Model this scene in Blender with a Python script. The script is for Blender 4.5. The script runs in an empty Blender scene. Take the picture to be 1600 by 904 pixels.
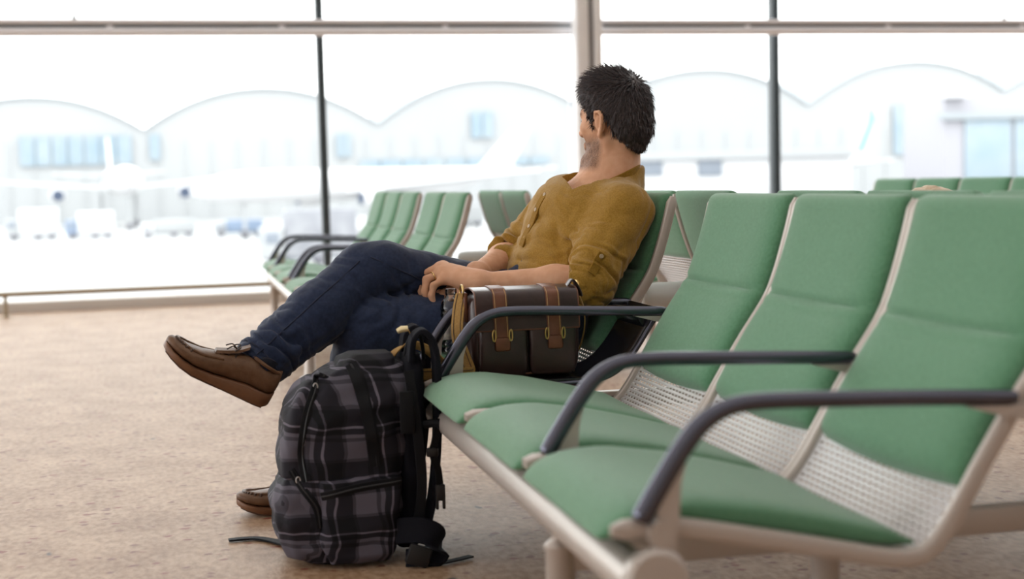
import bpy, bmesh, math, random
import numpy as np
from mathutils import Vector, Matrix

random.seed(7); RNG = np.random.default_rng(11)
SC = bpy.context.scene
COL = SC.collection
PI = math.pi

# ------------------------------------------------------------------ camera
def make_camera(yaw, pitch, roll, height, lens):
    f = Vector((math.sin(yaw)*math.cos(pitch), math.cos(yaw)*math.cos(pitch), -math.sin(pitch)))
    r = Vector((math.cos(yaw), -math.sin(yaw), 0)); u = r.cross(f)
    r2 = r*math.cos(roll) + u*math.sin(roll); u2 = u*math.cos(roll) - r*math.sin(roll)
    cam = bpy.data.cameras.new('camera'); ob = bpy.data.objects.new('camera', cam); COL.objects.link(ob)
    M = Matrix(((r2.x, u2.x, -f.x, 0), (r2.y, u2.y, -f.y, 0), (r2.z, u2.z, -f.z, height), (0, 0, 0, 1)))
    ob.matrix_world = M
    cam.sensor_width = 36; cam.lens = lens; cam.clip_end = 3000; cam.clip_start = .05
    cam.dof.use_dof = True; cam.dof.focus_distance = 3.85; cam.dof.aperture_fstop = 2.2
    SC.camera = ob
make_camera(math.radians(13.2), math.radians(4.34), math.radians(-1.494), .89, 50.0)

# ------------------------------------------------------------------ sky, exposure
W = bpy.data.worlds.new('overcast_sky'); SC.world = W; W.use_nodes = True
nt = W.node_tree; bg = nt.nodes['Background']
tc = nt.nodes.new('ShaderNodeTexCoord'); nz = nt.nodes.new('ShaderNodeTexNoise'); nz.inputs['Scale'].default_value = 1.6
rp = nt.nodes.new('ShaderNodeValToRGB')
rp.color_ramp.elements[0].color = (.93, .97, 1, 1); rp.color_ramp.elements[1].color = (1, .99, .975, 1)
nt.links.new(tc.outputs['Generated'], nz.inputs['Vector']); nt.links.new(nz.outputs['Fac'], rp.inputs['Fac'])
nt.links.new(rp.outputs['Color'], bg.inputs['Color']); bg.inputs['Strength'].default_value = 3.4
vs = SC.view_settings
vs.view_transform = 'Standard'; vs.look = 'None'; vs.exposure = 0.24; vs.gamma = 1.0; vs.use_curve_mapping = False

# ------------------------------------------------------------------ materials
MATS = {}
def mat(name, col, rough=.5, metal=0., spec=.5, var=None, bump=None, sheen=0., coat=0., attr=None, stretch=None, emis=None):
    """principled material; var=(scale, second colour), bump=(scale, strength), all procedural in object space"""
    if name in MATS: return MATS[name]
    m = bpy.data.materials.new(name); m.use_nodes = True; n = m.node_tree; L = n.links
    b = n.nodes['Principled BSDF']
    b.inputs['Base Color'].default_value = (*col, 1); b.inputs['Roughness'].default_value = rough
    b.inputs['Metallic'].default_value = metal; b.inputs['Specular IOR Level'].default_value = spec
    b.inputs['Sheen Weight'].default_value = sheen; b.inputs['Coat Weight'].default_value = coat
    tcn = n.nodes.new('ShaderNodeTexCoord'); src = tcn.outputs['Object']
    if stretch:
        mp = n.nodes.new('ShaderNodeMapping'); mp.inputs['Scale'].default_value = stretch
        L.new(src, mp.inputs['Vector']); src = mp.outputs['Vector']
    if var:
        t = n.nodes.new('ShaderNodeTexNoise'); t.inputs['Scale'].default_value = var[0]; t.inputs['Detail'].default_value = 5
        L.new(src, t.inputs['Vector'])
        r = n.nodes.new('ShaderNodeValToRGB'); r.color_ramp.elements[0].position = .35; r.color_ramp.elements[1].position = .68
        r.color_ramp.elements[0].color = (*col, 1); r.color_ramp.elements[1].color = (*var[1], 1)
        L.new(t.outputs['Fac'], r.inputs['Fac']); out = r.outputs['Color']
        if attr:
            a = n.nodes.new('ShaderNodeAttribute'); a.attribute_name = attr[0]
            mx = n.nodes.new('ShaderNodeMix'); mx.data_type = 'RGBA'
            L.new(a.outputs['Fac'], mx.inputs[0]); L.new(out, mx.inputs[6]); mx.inputs[7].default_value = (*attr[1], 1)
            out = mx.outputs[2]
        L.new(out, b.inputs['Base Color'])
    if bump:
        t = n.nodes.new('ShaderNodeTexNoise'); t.inputs['Scale'].default_value = bump[0]; t.inputs['Detail'].default_value = 3
        L.new(src, t.inputs['Vector'])
        bp = n.nodes.new('ShaderNodeBump'); bp.inputs['Strength'].default_value = bump[1]; bp.inputs['Distance'].default_value = .002
        L.new(t.outputs['Fac'], bp.inputs['Height']); L.new(bp.outputs['Normal'], b.inputs['Normal'])
    if emis:
        b.inputs['Emission Color'].default_value = (*emis[0], 1); b.inputs['Emission Strength'].default_value = emis[1]
    MATS[name] = m
    return m

def glass_mat(name, tint, refl=1.0, rough=0.02, ior=1.45):
    m = bpy.data.materials.new(name); m.use_nodes = True; n = m.node_tree; n.nodes.clear(); L = n.links
    o = n.nodes.new('ShaderNodeOutputMaterial'); mx = n.nodes.new('ShaderNodeMixShader')
    t = n.nodes.new('ShaderNodeBsdfTransparent'); t.inputs['Color'].default_value = (*tint, 1)
    g = n.nodes.new('ShaderNodeBsdfGlossy'); g.inputs['Roughness'].default_value = rough
    fr = n.nodes.new('ShaderNodeFresnel'); fr.inputs['IOR'].default_value = ior
    ml = n.nodes.new('ShaderNodeMath'); ml.operation = 'MULTIPLY'; ml.inputs[1].default_value = refl
    L.new(fr.outputs['Fac'], ml.inputs[0]); L.new(ml.outputs[0], mx.inputs['Fac'])
    L.new(t.outputs[0], mx.inputs[1]); L.new(g.outputs[0], mx.inputs[2]); L.new(mx.outputs[0], o.inputs['Surface'])
    MATS[name] = m
    return m

M_GREEN = mat('green_wool', (.078, .205, .108), .8, var=(160, (.105, .25, .14)), bump=(900, .25), sheen=.35, spec=.25)
M_FRAME = mat('beige_frame', (.50, .445, .40), .36, metal=.3, bump=(60, .03))
M_SHELL = mat('perforated_steel', (.90, .885, .89), .4)
M_ARM = mat('armrest_black', (.11, .113, .145), .22, metal=.85, bump=(150, .03))
M_ALU = mat('grey_aluminium', (.58, .56, .56), .35, metal=.7, bump=(40, .03))
M_TABLE = mat('black_table', (.012, .011, .014), .22, spec=.6, bump=(30, .04))
M_WTUBE = mat('white_tube', (.85, .84, .83), .4)
M_BLACK = mat('black_plastic', (.012, .012, .014), .4)
M_DARKSLOT = mat('slot_dark', (.2, .17, .15), .5)
M_SKIN = mat('skin', (.60, .325, .195), .6, var=(45, (.66, .375, .24)), bump=(420, .12), attr=('beard', (.085, .040, .022)), spec=.15)
M_SKIN.node_tree.nodes['Principled BSDF'].inputs['Subsurface Weight'].default_value = .12
M_SKIN.node_tree.nodes['Principled BSDF'].inputs['Subsurface Radius'].default_value = (.012, .005, .003)
M_HAIR = mat('dark_hair', (.014, .009, .010), .34, var=(110, (.055, .036, .036)), bump=(260, .35), spec=.5)
M_BLOND = mat('blond_hair', (.55, .42, .28), .6, var=(80, (.66, .54, .40)), bump=(200, .3))
M_SHIRT = mat('mustard_shirt', (.265, .14, .015), .85, var=(240, (.35, .195, .032)), bump=(700, .2), sheen=.2, spec=.2)
M_SHIRTD = mat('mustard_trim', (.225, .118, .013), .85, var=(240, (.29, .155, .022)), bump=(700, .2), spec=.2)
M_BUTTON = mat('button', (.45, .33, .20), .4)
M_JEANS = mat('navy_denim', (.011, .019, .048), .78, var=(120, (.017, .028, .066)), bump=(800, .25), sheen=.12, spec=.25)
M_SEAM = mat('denim_seam', (.008, .013, .034), .8)
M_SOCK = mat('sock', (.008, .010, .02), .9)
M_SHOE = mat('brown_leather', (.115, .055, .026), .5, spec=.3, var=(60, (.16, .085, .045)), bump=(220, .2))
M_SOLE = mat('brown_sole', (.15, .065, .028), .5, var=(30, (.19, .085, .038)), bump=(90, .1))
M_PUCK = mat('shoe_pucker', (.07, .034, .017), .5)
M_SOLED = mat('sole_tread', (.075, .034, .017), .6)
M_LACE = mat('lace', (.035, .018, .014), .7)
M_GOLD = mat('gold', (.8, .55, .25), .2, metal=1.)
M_BRASS = mat('brass', (.62, .42, .16), .3, metal=1.)
M_BAG = mat('dark_leather', (.027, .0125, .0115), .30, var=(14, (.046, .022, .019)), bump=(140, .25), spec=.5)
M_TAN = mat('tan_leather', (.13, .042, .018), .42, var=(30, (.18, .062, .027)), bump=(160, .2))
M_STITCH = mat('stitching', (.55, .34, .14), .8)
M_CANVAS = mat('tan_canvas', (.30, .165, .042), .85, var=(200, (.38, .22, .065)), bump=(500, .4))
M_WEB = mat('black_webbing', (.006, .006, .008), .7, bump=(500, .3), spec=.2)
M_PAD = mat('black_mesh_pad', (.007, .007, .011), .85, bump=(350, .5), spec=.15)
M_TAG = mat('cream_tag', (.8, .66, .38), .6)
M_PET = glass_mat('clear_plastic', (.93, .95, .97), 1.6, .05, 1.5)
M_PANE = glass_mat('window_glass', (.985, .995, .99), .5, .0, 1.3)
M_CAP = glass_mat('cap_plastic', (.7, .75, .8), 1.5, .1, 1.5)
M_BLABEL = mat('bottle_label', (.55, .62, .75), .5, var=(40, (.2, .16, .12)))
M_MULL = mat('dark_mullion', (.022, .035, .042), .4)
M_COLUMN = mat('pale_column', (.84, .83, .84), .45, var=(6, (.88, .875, .885)))
M_RAILB = mat('beam_aluminium', (.84, .835, .87), .3, metal=.1)
M_GROOVE = mat('groove_dark', (.16, .18, .19), .3, metal=.5)
M_BRONZE = mat('bronze_rail', (.36, .29, .20), .4, metal=.4)

# ------------------------------------------------------------------ mesh helpers
def root_offset(p):
    o = Vector((0, 0, 0))
    while p is not None:
        o += p.location; p = p.parent
    return o

def set_mesh(me, sharp=40):
    me.shade_smooth()
    if sharp: me.set_sharp_from_angle(angle=math.radians(sharp))

def mk(name, V, F, m, parent=None, sharp=40, local=False):
    """V in world coordinates (unless local); links one mesh object"""
    V = np.asarray(V, dtype=np.float64)
    if not local:
        off = root_offset(parent) if parent is not None else Vector((0, 0, 0))
        V = V - np.array(off)
    me = bpy.data.meshes.new(name); me.from_pydata(V.tolist(), [], F if isinstance(F, list) else F.tolist()); me.update()
    me.materials.append(m); set_mesh(me, sharp)
    o = bpy.data.objects.new(name, me); COL.objects.link(o); o.parent = parent
    return o

def put(name, me, parent, loc=(0, 0, 0)):
    o = bpy.data.objects.new(name, me); COL.objects.link(o); o.parent = parent; o.location = loc
    return o

def thing(name, loc, label, cat, group=None, rz=0.):
    o = bpy.data.objects.new(name, None); COL.objects.link(o); o.location = loc; o.rotation_euler = (0, 0, rz)
    o.empty_display_size = .1
    o['label'] = label; o['category'] = cat
    if group: o['group'] = group
    return o

def struct(o): o['kind'] = 'structure'; return o

def catmull(pts, n=8, closed=False):
    P = [np.array(p, float) for p in pts]; out = []
    N = len(P)
    rng = range(N) if closed else range(N-1)
    for i in rng:
        if closed: a, b, c, d = P[(i-1) % N], P[i], P[(i+1) % N], P[(i+2) % N]
        else: a, b, c, d = P[max(i-1, 0)], P[i], P[i+1], P[min(i+2, N-1)]
        for k in range(n):
            t = k/n
            out.append(.5*((2*b)+(-a+c)*t+(2*a-5*b+4*c-d)*t*t+(-a+3*b-3*c+d)*t**3))
    if not closed: out.append(P[-1])
    return np.array(out)

class MB:
    """collects shapes into one mesh"""
    def __init__(s): s.V = []; s.F = []
    def add(s, V, F):
        o = len(s.V); s.V += [tuple(map(float, v)) for v in V]; s.F += [tuple(i+o for i in f) for f in F]; return s
    def box(s, c, size, bev=.0, rot=None, seg=2):
        bm = bmesh.new(); bmesh.ops.create_cube(bm, size=1)
        for v in bm.verts: v.co = Vector((v.co.x*size[0], v.co.y*size[1], v.co.z*size[2]))
        if bev: bmesh.ops.bevel(bm, geom=bm.edges[:], offset=bev, segments=seg, affect='EDGES', profile=.5)
        M = Matrix.Identity(3) if rot is None else rot
        bm.verts.index_update()
        V = [M @ v.co + Vector(c) for v in bm.verts]; F = [[v.index for v in f.verts] for f in bm.faces]; bm.free()
        return s.add(V, F)
    def loft(s, rings, cap=True, closed=False):
        n = len(rings[0]); V = [p for r in rings for p in r]; F = []
        R = len(rings)
        for i in range(R if closed else R-1):
            a = i*n; b = ((i+1) % R)*n
            for j in range(n): k = (j+1) % n; F.append((a+j, a+k, b+k, b+j))
        if cap and not closed:
            F.append(tuple(range(n-1, -1, -1))); F.append(tuple((R-1)*n+j for j in range(n)))
        return s.add(V, F)
    def tube(s, path, r, seg=12, sq=1., ref=(0, 0, 1), cap=True, closed=False):
        P = np.array(path, float); N = len(P)
        R = np.full(N, r, float) if np.isscalar(r) else np.array(r, float)
        rings = []
        T = np.gradient(P, axis=0) if not closed else (np.roll(P, -1, 0)-np.roll(P, 1, 0))
        T /= np.linalg.norm(T, axis=1)[:, None]+1e-12
        up = np.array(ref, float)
        for i in range(N):
            a = np.cross(T[i], up)
            if np.linalg.norm(a) < 1e-4: a = np.cross(T[i], (1, 0, .01))
            a /= np.linalg.norm(a); b = np.cross(a, T[i]); up = b if N > 2 and not np.isclose(abs(np.dot(T[i], ref)), 0, atol=.02) else up
            an = np.linspace(0, 2*PI, seg, endpoint=False)
            rings.append(P[i]+R[i]*(np.cos(an)[:, None]*a*1.0+np.sin(an)[:, None]*b*sq))
        return s.loft(rings, cap, closed)
    def lathe(s, prof, c=(0, 0, 0), axis='z', seg=24):
        rings = []
        for r, h in prof:
            an = np.linspace(0, 2*PI, seg, endpoint=False); x = r*np.cos(an); y = r*np.sin(an); z = np.full(seg, h)
            p = {'z': (x, y, z), 'y': (x, z, -y), 'x': (z, x, y)}[axis]
            rings.append(np.stack(p, 1)+np.array(c))
        return s.loft(rings)
    def ribbon(s, path, wdir, w, t):
        """flat strap: path points, width direction(s), width, thickness"""
        P = np.array(path, float); N = len(P)
        Wd = np.array(wdir, float)
        if Wd.ndim == 1: Wd = np.tile(Wd, (N, 1))
        T = np.gradient(P, axis=0); T /= np.linalg.norm(T, axis=1)[:, None]+1e-12
        rings = []
        for i in range(N):
            wv = Wd[i]-T[i]*np.dot(Wd[i], T[i]); wv /= np.linalg.norm(wv)+1e-12; nv = np.cross(T[i], wv)
            rings.append([P[i]+wv*w/2*a+nv*t/2*b for a, b in ((-1, -.6), (-.92, -1), (.92, -1), (1, -.6), (1, .6), (.92, 1), (-.92, 1), (-1, .6))])
        return s.loft(rings)
    def build(s, name, m, parent=None, sharp=40, local=False): return mk(name, s.V, s.F, m, parent, sharp, local)
    def mesh(s, name, m, sharp=40):
        me = bpy.data.meshes.new(name); me.from_pydata(s.V, [], s.F); me.update(); me.materials.append(m); set_mesh(me, sharp)
        return me

def rot_axes(x, y, z):
    """3x3 with the given columns"""
    return Matrix((tuple(x), tuple(y), tuple(z))).transposed()

def sup(a, e): return math.copysign(abs(a)**e, a)
def superring(cx, cy, hx, hy, n=28, e=.45):
    """rounded rectangle as 2D points"""
    return [(cx+hx*sup(math.cos(t), e), cy+hy*sup(math.sin(t), e)) for t in np.linspace(0, 2*PI, n, endpoint=False)]

# ------------------------------------------------------------------ implicit surfaces (smooth unions, polygonised with surface nets)
class Field:
    def __init__(s, lo, hi, h):
        s.lo = np.array(lo, np.float32); s.h = h
        s.n = np.ceil((np.array(hi)-np.array(lo))/h).astype(int)+1
        s.g = np.full(s.n, .2, np.float32)
    def blk(s, lo, hi):
        a = np.clip(np.floor((np.array(lo)-s.lo)/s.h).astype(int), 0, s.n-1); b = np.clip(np.ceil((np.array(hi)-s.lo)/s.h).astype(int)+1, a+1, s.n)
        sl = tuple(slice(i, j) for i, j in zip(a, b))
        ax = [(s.lo[k]+np.arange(a[k], b[k])*s.h).astype(np.float32) for k in range(3)]
        return sl, ax[0][:, None, None], ax[1][None, :, None], ax[2][None, None, :]
    def smin(s, sl, d, k):
        a = s.g[sl]; d = d.astype(np.float32)
        if k > 0:
            h = np.maximum(k-np.abs(a-d), 0)/k; s.g[sl] = np.minimum(a, d)-h*h*k*.25
        else: s.g[sl] = np.minimum(a, d)
    def smax(s, sl, d, k):
        a = s.g[sl]; d = d.astype(np.float32)
        if k > 0:
            h = np.maximum(k-np.abs(a-d), 0)/k; s.g[sl] = np.maximum(a, d)+h*h*k*.25
        else: s.g[sl] = np.maximum(a, d)
    def cone(s, a, b, ra, rb, k=.02, squash=None, subtract=False):
        a = np.array(a, float); b = np.array(b, float); m = max(ra, rb)*(max(1, squash[1]) if squash else 1)+k+.02
        sl, X, Y, Z = s.blk(np.minimum(a, b)-m, np.maximum(a, b)+m)
        v = b-a; L2 = max(v@v, 1e-9)
        t = np.clip(((X-a[0])*v[0]+(Y-a[1])*v[1]+(Z-a[2])*v[2])/L2, 0, 1)
        wx = X-(a[0]+t*v[0]); wy = Y-(a[1]+t*v[1]); wz = Z-(a[2]+t*v[2])
        if squash:
            n = np.array(squash[0], float); n /= np.linalg.norm(n); q = 1/squash[1]-1
            dn = (wx*n[0]+wy*n[1]+wz*n[2])*q
            wx = wx+dn*n[0]; wy = wy+dn*n[1]; wz = wz+dn*n[2]
        d = np.sqrt(wx*wx+wy*wy+wz*wz)-(ra+(rb-ra)*t)
        if squash and squash[1] < 1: d = d*squash[1]**.5
        s.smax(sl, -d, k) if subtract else s.smin(sl, d, k)
    def ell(s, c, ax, rad, k=.015, subtract=False):
        """ellipsoid; ax = three unit vectors"""
        c = np.array(c, float); m = max(rad)+k+.02
        sl, X, Y, Z = s.blk(c-m, c+m); q = []
        for v, r in zip(ax, rad):
            q.append(((X-c[0])*v[0]+(Y-c[1])*v[1]+(Z-c[2])*v[2], r))
        k0 = np.sqrt(sum((w/r)**2 for w, r in q)); k1 = np.sqrt(sum((w/r**2)**2 for w, r in q))+1e-6
        d = k0*(k0-1)/k1
        s.smax(sl, -d, k) if subtract else s.smin(sl, d, k)
    def half(s, p, n, lo=None, hi=None, k=0.):
        """keep the side where (x-p).n < 0, within the box lo..hi"""
        lo = s.lo if lo is None else lo; hi = s.lo+s.n*s.h if hi is None else hi
        sl, X, Y, Z = s.blk(lo, hi); n = np.array(n, float); n /= np.linalg.norm(n)
        s.smax(sl, (X-p[0])*n[0]+(Y-p[1])*n[1]+(Z-p[2])*n[2], k)
    def displace(s, fn, band=.025):
        I = np.nonzero(np.abs(s.g) < band)
        P = np.stack(I, 1)*s.h+s.lo
        s.g[I] += fn(P).astype(np.float32)
    def hit(s, p, d, L=.6):
        """first surface point from p along d"""
        p = np.array(p, float); d = np.array(d, float); d /= np.linalg.norm(d)
        T = np.arange(0, L, s.h*.5); P = p+T[:, None]*d
        I = np.clip(np.round((P-s.lo)/s.h).astype(int), 0, s.n-1)
        v = s.g[I[:, 0], I[:, 1], I[:, 2]]; w = np.nonzero(v < 0)[0]
        return P[w[0]] if len(w) else P[-1]
    def polygons(s, relax=1):
        g = s.g; n = g.shape; ins = g < 0
        c = ins[:-1, :-1, :-1].astype(np.int8)
        cnt = np.zeros_like(c)
        offs = [(i, j, k) for i in (0, 1) for j in (0, 1) for k in (0, 1)]
        for i, j, k in offs: cnt += ins[i:n[0]-1+i, j:n[1]-1+j, k:n[2]-1+k]
        act = np.argwhere((cnt > 0) & (cnt < 8))
        vals = {o: g[act[:, 0]+o[0], act[:, 1]+o[1], act[:, 2]+o[2]] for o in offs}
        S = np.zeros((len(act), 3)); N = np.zeros(len(act))
        for o in offs:
            for ax in range(3):
                if o[ax]: continue
                q = list(o); q[ax] = 1; q = tuple(q); A, B = vals[o], vals[q]
                w = (A < 0) != (B < 0); t = np.where(w, A/np.where(w, A-B, 1), 0)
                p = np.tile(np.array(o, float), (len(act), 1)); p[:, ax] = t
                S[w] += p[w]; N[w] += 1
        V = (act+S/N[:, None])*s.h+s.lo
        idx = np.full(tuple(x-1 for x in n), -1, np.int32); idx[act[:, 0], act[:, 1], act[:, 2]] = np.arange(len(act))
        Q = []
        for ax in range(3):
            a = [slice(None)]*3; b = [slice(None)]*3; a[ax] = slice(0, -1); b[ax] = slice(1, None)
            ch = ins[tuple(a)] != ins[tuple(b)]
            E = np.argwhere(ch); u, v = [(1, 2), (2, 0), (0, 1)][ax]
            ok = (E[:, u] > 0) & (E[:, v] > 0) & (E[:, u] < n[u]-1) & (E[:, v] < n[v]-1); E = E[ok]
            def cell(du, dv):
                C = E.copy(); C[:, u] += du; C[:, v] += dv; return idx[C[:, 0], C[:, 1], C[:, 2]]
            q = np.stack([cell(-1, -1), cell(0, -1), cell(0, 0), cell(-1, 0)], 1)
            fl = ins[E[:, 0], E[:, 1], E[:, 2]]
            q[~fl] = q[~fl][:, ::-1]
            Q.append(q)
        Q = np.concatenate(Q); Q = Q[(Q >= 0).all(1)]
        for _ in range(relax):
            A = np.zeros_like(V); D = np.zeros(len(V))
            for i in range(4):
                j = (i+1) % 4; np.add.at(A, Q[:, i], V[Q[:, j]]); np.add.at(D, Q[:, i], 1)
                np.add.at(A, Q[:, j], V[Q[:, i]]); np.add.at(D, Q[:, j], 1)
            V = V*.45+.55*A/np.maximum(D, 1)[:, None]
        return V, Q

def mk_np(name, V, Q, m, parent, attrs=None):
    off = np.array(root_offset(parent)) if parent is not None else np.zeros(3)
    me = bpy.data.meshes.new(name); nv, nf = len(V), len(Q)
    me.vertices.add(nv); me.vertices.foreach_set('co', (V-off).astype(np.float32).ravel())
    me.loops.add(nf*4); me.loops.foreach_set('vertex_index', Q.astype(np.int32).ravel())
    me.polygons.add(nf); me.polygons.foreach_set('loop_start', np.arange(0, nf*4, 4, dtype=np.int32))
    me.update(calc_edges=True); me.validate()
    me.materials.append(m); me.shade_smooth()
    if attrs:
        for k, a in attrs.items():
            at = me.attributes.new(k, 'FLOAT', 'POINT'); at.data.foreach_set('value', a.astype(np.float32))
    o = bpy.data.objects.new(name, me); COL.objects.link(o); o.parent = parent
    return o

def waves(P, lam, seed, n=5, axis=None, spread=.5, ridge=False):
    """irregular folds: a few warped sine waves running across an axis"""
    r = np.random.default_rng(seed); out = np.zeros(len(P))
    w = sum(np.sin(P @ r.normal(size=3)*(2*PI/(lam*4))+r.uniform(0, 6)) for _ in range(3))*lam*.22
    for i in range(n):
        d = r.normal(size=3); d /= np.linalg.norm(d)
        if axis is not None: d = np.array(axis)/np.linalg.norm(axis)+d*spread; d /= np.linalg.norm(d)
        q = np.sin((P @ d+w)*PI/(lam*r.uniform(.75, 1.35))*(1 if ridge else 2)+r.uniform(0, 6)); out += (1.3-2.6*np.abs(q)**.8) if ridge else q
    return out/n
def gauss(P, c, s): return np.exp(-((P-np.array(c))**2).sum(1)/(2*s*s))
# ------------------------------------------------------------------ the hall: floor, window wall, ceiling
def floor_material():
    m = bpy.data.materials.new('mottled_carpet'); m.use_nodes = True; n = m.node_tree; L = n.links; b = n.nodes['Principled BSDF']
    tcn = n.nodes.new('ShaderNodeTexCoord')
    def noise(scale, detail, st=(1, 1, 1), dist=0.):
        mp = n.nodes.new('ShaderNodeMapping'); mp.inputs['Scale'].default_value = st; L.new(tcn.outputs['Object'], mp.inputs['Vector'])
        t = n.nodes.new('ShaderNodeTexNoise'); t.inputs['Scale'].default_value = scale; t.inputs['Detail'].default_value = detail
        t.inputs['Distortion'].default_value = dist; L.new(mp.outputs['Vector'], t.inputs['Vector']); return t.outputs['Fac']
    def ramp(src, p0, c0, p1, c1):
        r = n.nodes.new('ShaderNodeValToRGB'); e = r.color_ramp.elements
        e[0].position = p0; e[0].color = (*c0, 1); e[1].position = p1; e[1].color = (*c1, 1); L.new(src, r.inputs['Fac']); return r.outputs['Color']
    def mix(f, a, c):
        x = n.nodes.new('ShaderNodeMix'); x.data_type = 'RGBA'; L.new(f, x.inputs[0])
        for i, v in ((6, a), (7, c)):
            if isinstance(v, tuple): x.inputs[i].default_value = (*v, 1)
            else: L.new(v, x.inputs[i])
        return x.outputs[2]
    base = ramp(noise(5, 6), .32, (.25, .13, .060), .70, (.50, .345, .225))
    fine = ramp(noise(55, 5, (1, .55, 1)), .35, (.21, .112, .057), .62, (.50, .35, .235))
    c = mix(ramp(noise(18, 4), .3, (.35,)*3, .7, (.65,)*3), base, fine)
    def flecks(scale, st, size, keep):                        # short dark strokes: warped voronoi cells, only some of them kept
        mp = n.nodes.new('ShaderNodeMapping'); mp.inputs['Scale'].default_value = st
        wn_ = n.nodes.new('ShaderNodeTexNoise'); wn_.inputs['Scale'].default_value = 24; L.new(tcn.outputs['Object'], wn_.inputs['Vector'])
        ma = n.nodes.new('ShaderNodeVectorMath'); ma.operation = 'MULTIPLY_ADD'; ma.inputs[1].default_value = (.03, .03, 0)
        L.new(wn_.outputs['Color'], ma.inputs[0]); L.new(tcn.outputs['Object'], ma.inputs[2]); L.new(ma.outputs[0], mp.inputs['Vector'])
        v = n.nodes.new('ShaderNodeTexVoronoi'); v.inputs['Scale'].default_value = scale; L.new(mp.outputs['Vector'], v.inputs['Vector'])
        near = ramp(v.outputs['Distance'], size*.55, (1, 1, 1), size, (0, 0, 0))
        sp = n.nodes.new('ShaderNodeSeparateColor'); L.new(v.outputs['Color'], sp.inputs[0])
        kp = ramp(sp.outputs[0], keep-.02, (.95,)*3, keep+.02, (0, 0, 0))
        mu = n.nodes.new('ShaderNodeMath'); mu.operation = 'MULTIPLY'; L.new(near, mu.inputs[0]); L.new(kp, mu.inputs[1]); return mu.outputs[0]
    c = mix(flecks(24, (.62, .8, 1), .24, .42), c, (.20, .045, .026))
    c = mix(flecks(38, (.60, .6, 1), .30, .40), c, (.17, .055, .034))
    c = mix(flecks(9, (1, .6, 1), .11, .30), c, (.06, .035, .028))
    L.new(c, b.inputs['Base Color']); b.inputs['Roughness'].default_value = .5; b.inputs['Specular IOR Level'].default_value = .22
    bp = n.nodes.new('ShaderNodeBump'); bp.inputs['Strength'].default_value = .35; bp.inputs['Distance'].default_value = .003
    L.new(noise(140, 4), bp.inputs['Height']); L.new(bp.outputs['Normal'], b.inputs['Normal'])
    return m
M_FLOOR = floor_material()
WY = 11.3                                                     # the window wall
struct(MB().box((2, 1.0, -.1), (44, 20.9, .2)).build('floor', M_FLOOR))
M_CEIL = mat('ceiling_white', (.78, .77, .75), .8)
ce = struct(MB().box((2, 11.2, 5.1), (44, .9, .25), .02).build('ceiling', M_CEIL))
yy = 9.6
while yy > -9:                                                # slats of the ceiling with skylight gaps between them
    MB().box((2, yy, 5.1), (44, 1.92, .22), .02).build('ceiling_slat', M_CEIL, ce); yy -= 2.3
M_WALL = mat('hall_wall', (.50, .47, .44), .7)
struct(MB().box((2, -9.4, 2.5), (44, .2, 5.2)).build('wall_back', M_WALL))
struct(MB().box((24.1, 1.0, 2.5), (.2, 20.9, 5.2)).build('wall_right', M_WALL))
M_SILL = mat('sill_stone', (.62, .58, .54), .5)
struct(MB().box((2, WY+.12, .03), (44, .34, .1), .01).build('trim_1', M_SILL))

# window wall: mullions, double horizontal beam, panes
mull = [-6.48, -2.67, 1.15, 4.966, 8.78]
wn = 1
cols = [-6.48, -2.67, 1.15, 3.2, 4.966, 8.78]
for i in range(len(cols)-1):
    a, b = cols[i], cols[i+1]
    o = struct(MB().box(((a+b)/2, WY+.03, 1.0), (b-a-.05, .012, 2.08)).build('window_%d' % wn, M_PANE)); wn += 1
    MB().box(((a+b)/2, WY+.03, 3.58), (b-a-.05, .012, 2.75)).build('pane', M_PANE, o)
for i, x in enumerate(mull):
    o = MB().box((x, WY-.02, 2.5), (.058, .12, 4.96), .006).build('trim_%d' % (i+2), M_MULL); struct(o)
    MB().box((x, WY-.095, 2.5), (.030, .03, 4.96), .004).build('glazing_bead', M_MULL, o)
be = struct(MB().tube([(-20, WY-.2, 2.153), (24, WY-.2, 2.153)], .020, 14).build('trim_7', M_RAILB))
MB().tube([(-20, WY-.2, 2.075), (24, WY-.2, 2.075)], .033, 14).build('lower_rail', M_RAILB, be)
MB().box((2, WY-.185, 2.110), (44, .03, .05)).build('groove', M_GROOVE, be)
for x in np.arange(-18.2, 22, 1.27):
    MB().box((x, WY-.15, 2.11), (.05, .12, .03), .006).build('bracket', M_RAILB, be)
co = MB().box((3.155, WY-.42, 2.5), (.105, .16, 5.0), .02).build('trim_8', M_COLUMN); struct(co)
MB().box((3.285, WY-.42, 2.5), (.062, .16, 5.0), .015).build('column_flange', M_COLUMN, co)
MB().box((3.232, WY-.40, 2.5), (.06, .10, 4.98)).build('column_groove', mat('column_groove', (.30, .29, .29), .4), co)
for x, lab in ((-.67, 'small grey cable clamp on the beam at the left of the window'), (7.03, 'small grey cable clamp on the beam at the far right')):
    c = thing('cable_clamp', (x, WY-.2, 2.17), lab, 'clamp', 'cable clamps on the window beam')
    MB().lathe([(.004, .09), (.011, .075), (.014, .05), (.010, .02), (.018, .012), (.018, 0)], (x, WY-.2, 2.175), seg=12).build('clamp_body', M_GROOVE, c)
    MB().tube([(x, WY-.2, 2.26), (x+.004, WY-.2, 2.6), (x, WY-.2, 4.9)], .004, 8).build('cable', M_GROOVE, c)
ra = thing('guard_rail', (-3, 10.9, 0), 'low bronze guard rail running along the foot of the window', 'rail')
MB().tube([(-12, 10.9, .165), (16, 10.9, .165)], .020, 12).build('rail_bar', M_BRONZE, ra)
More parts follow.
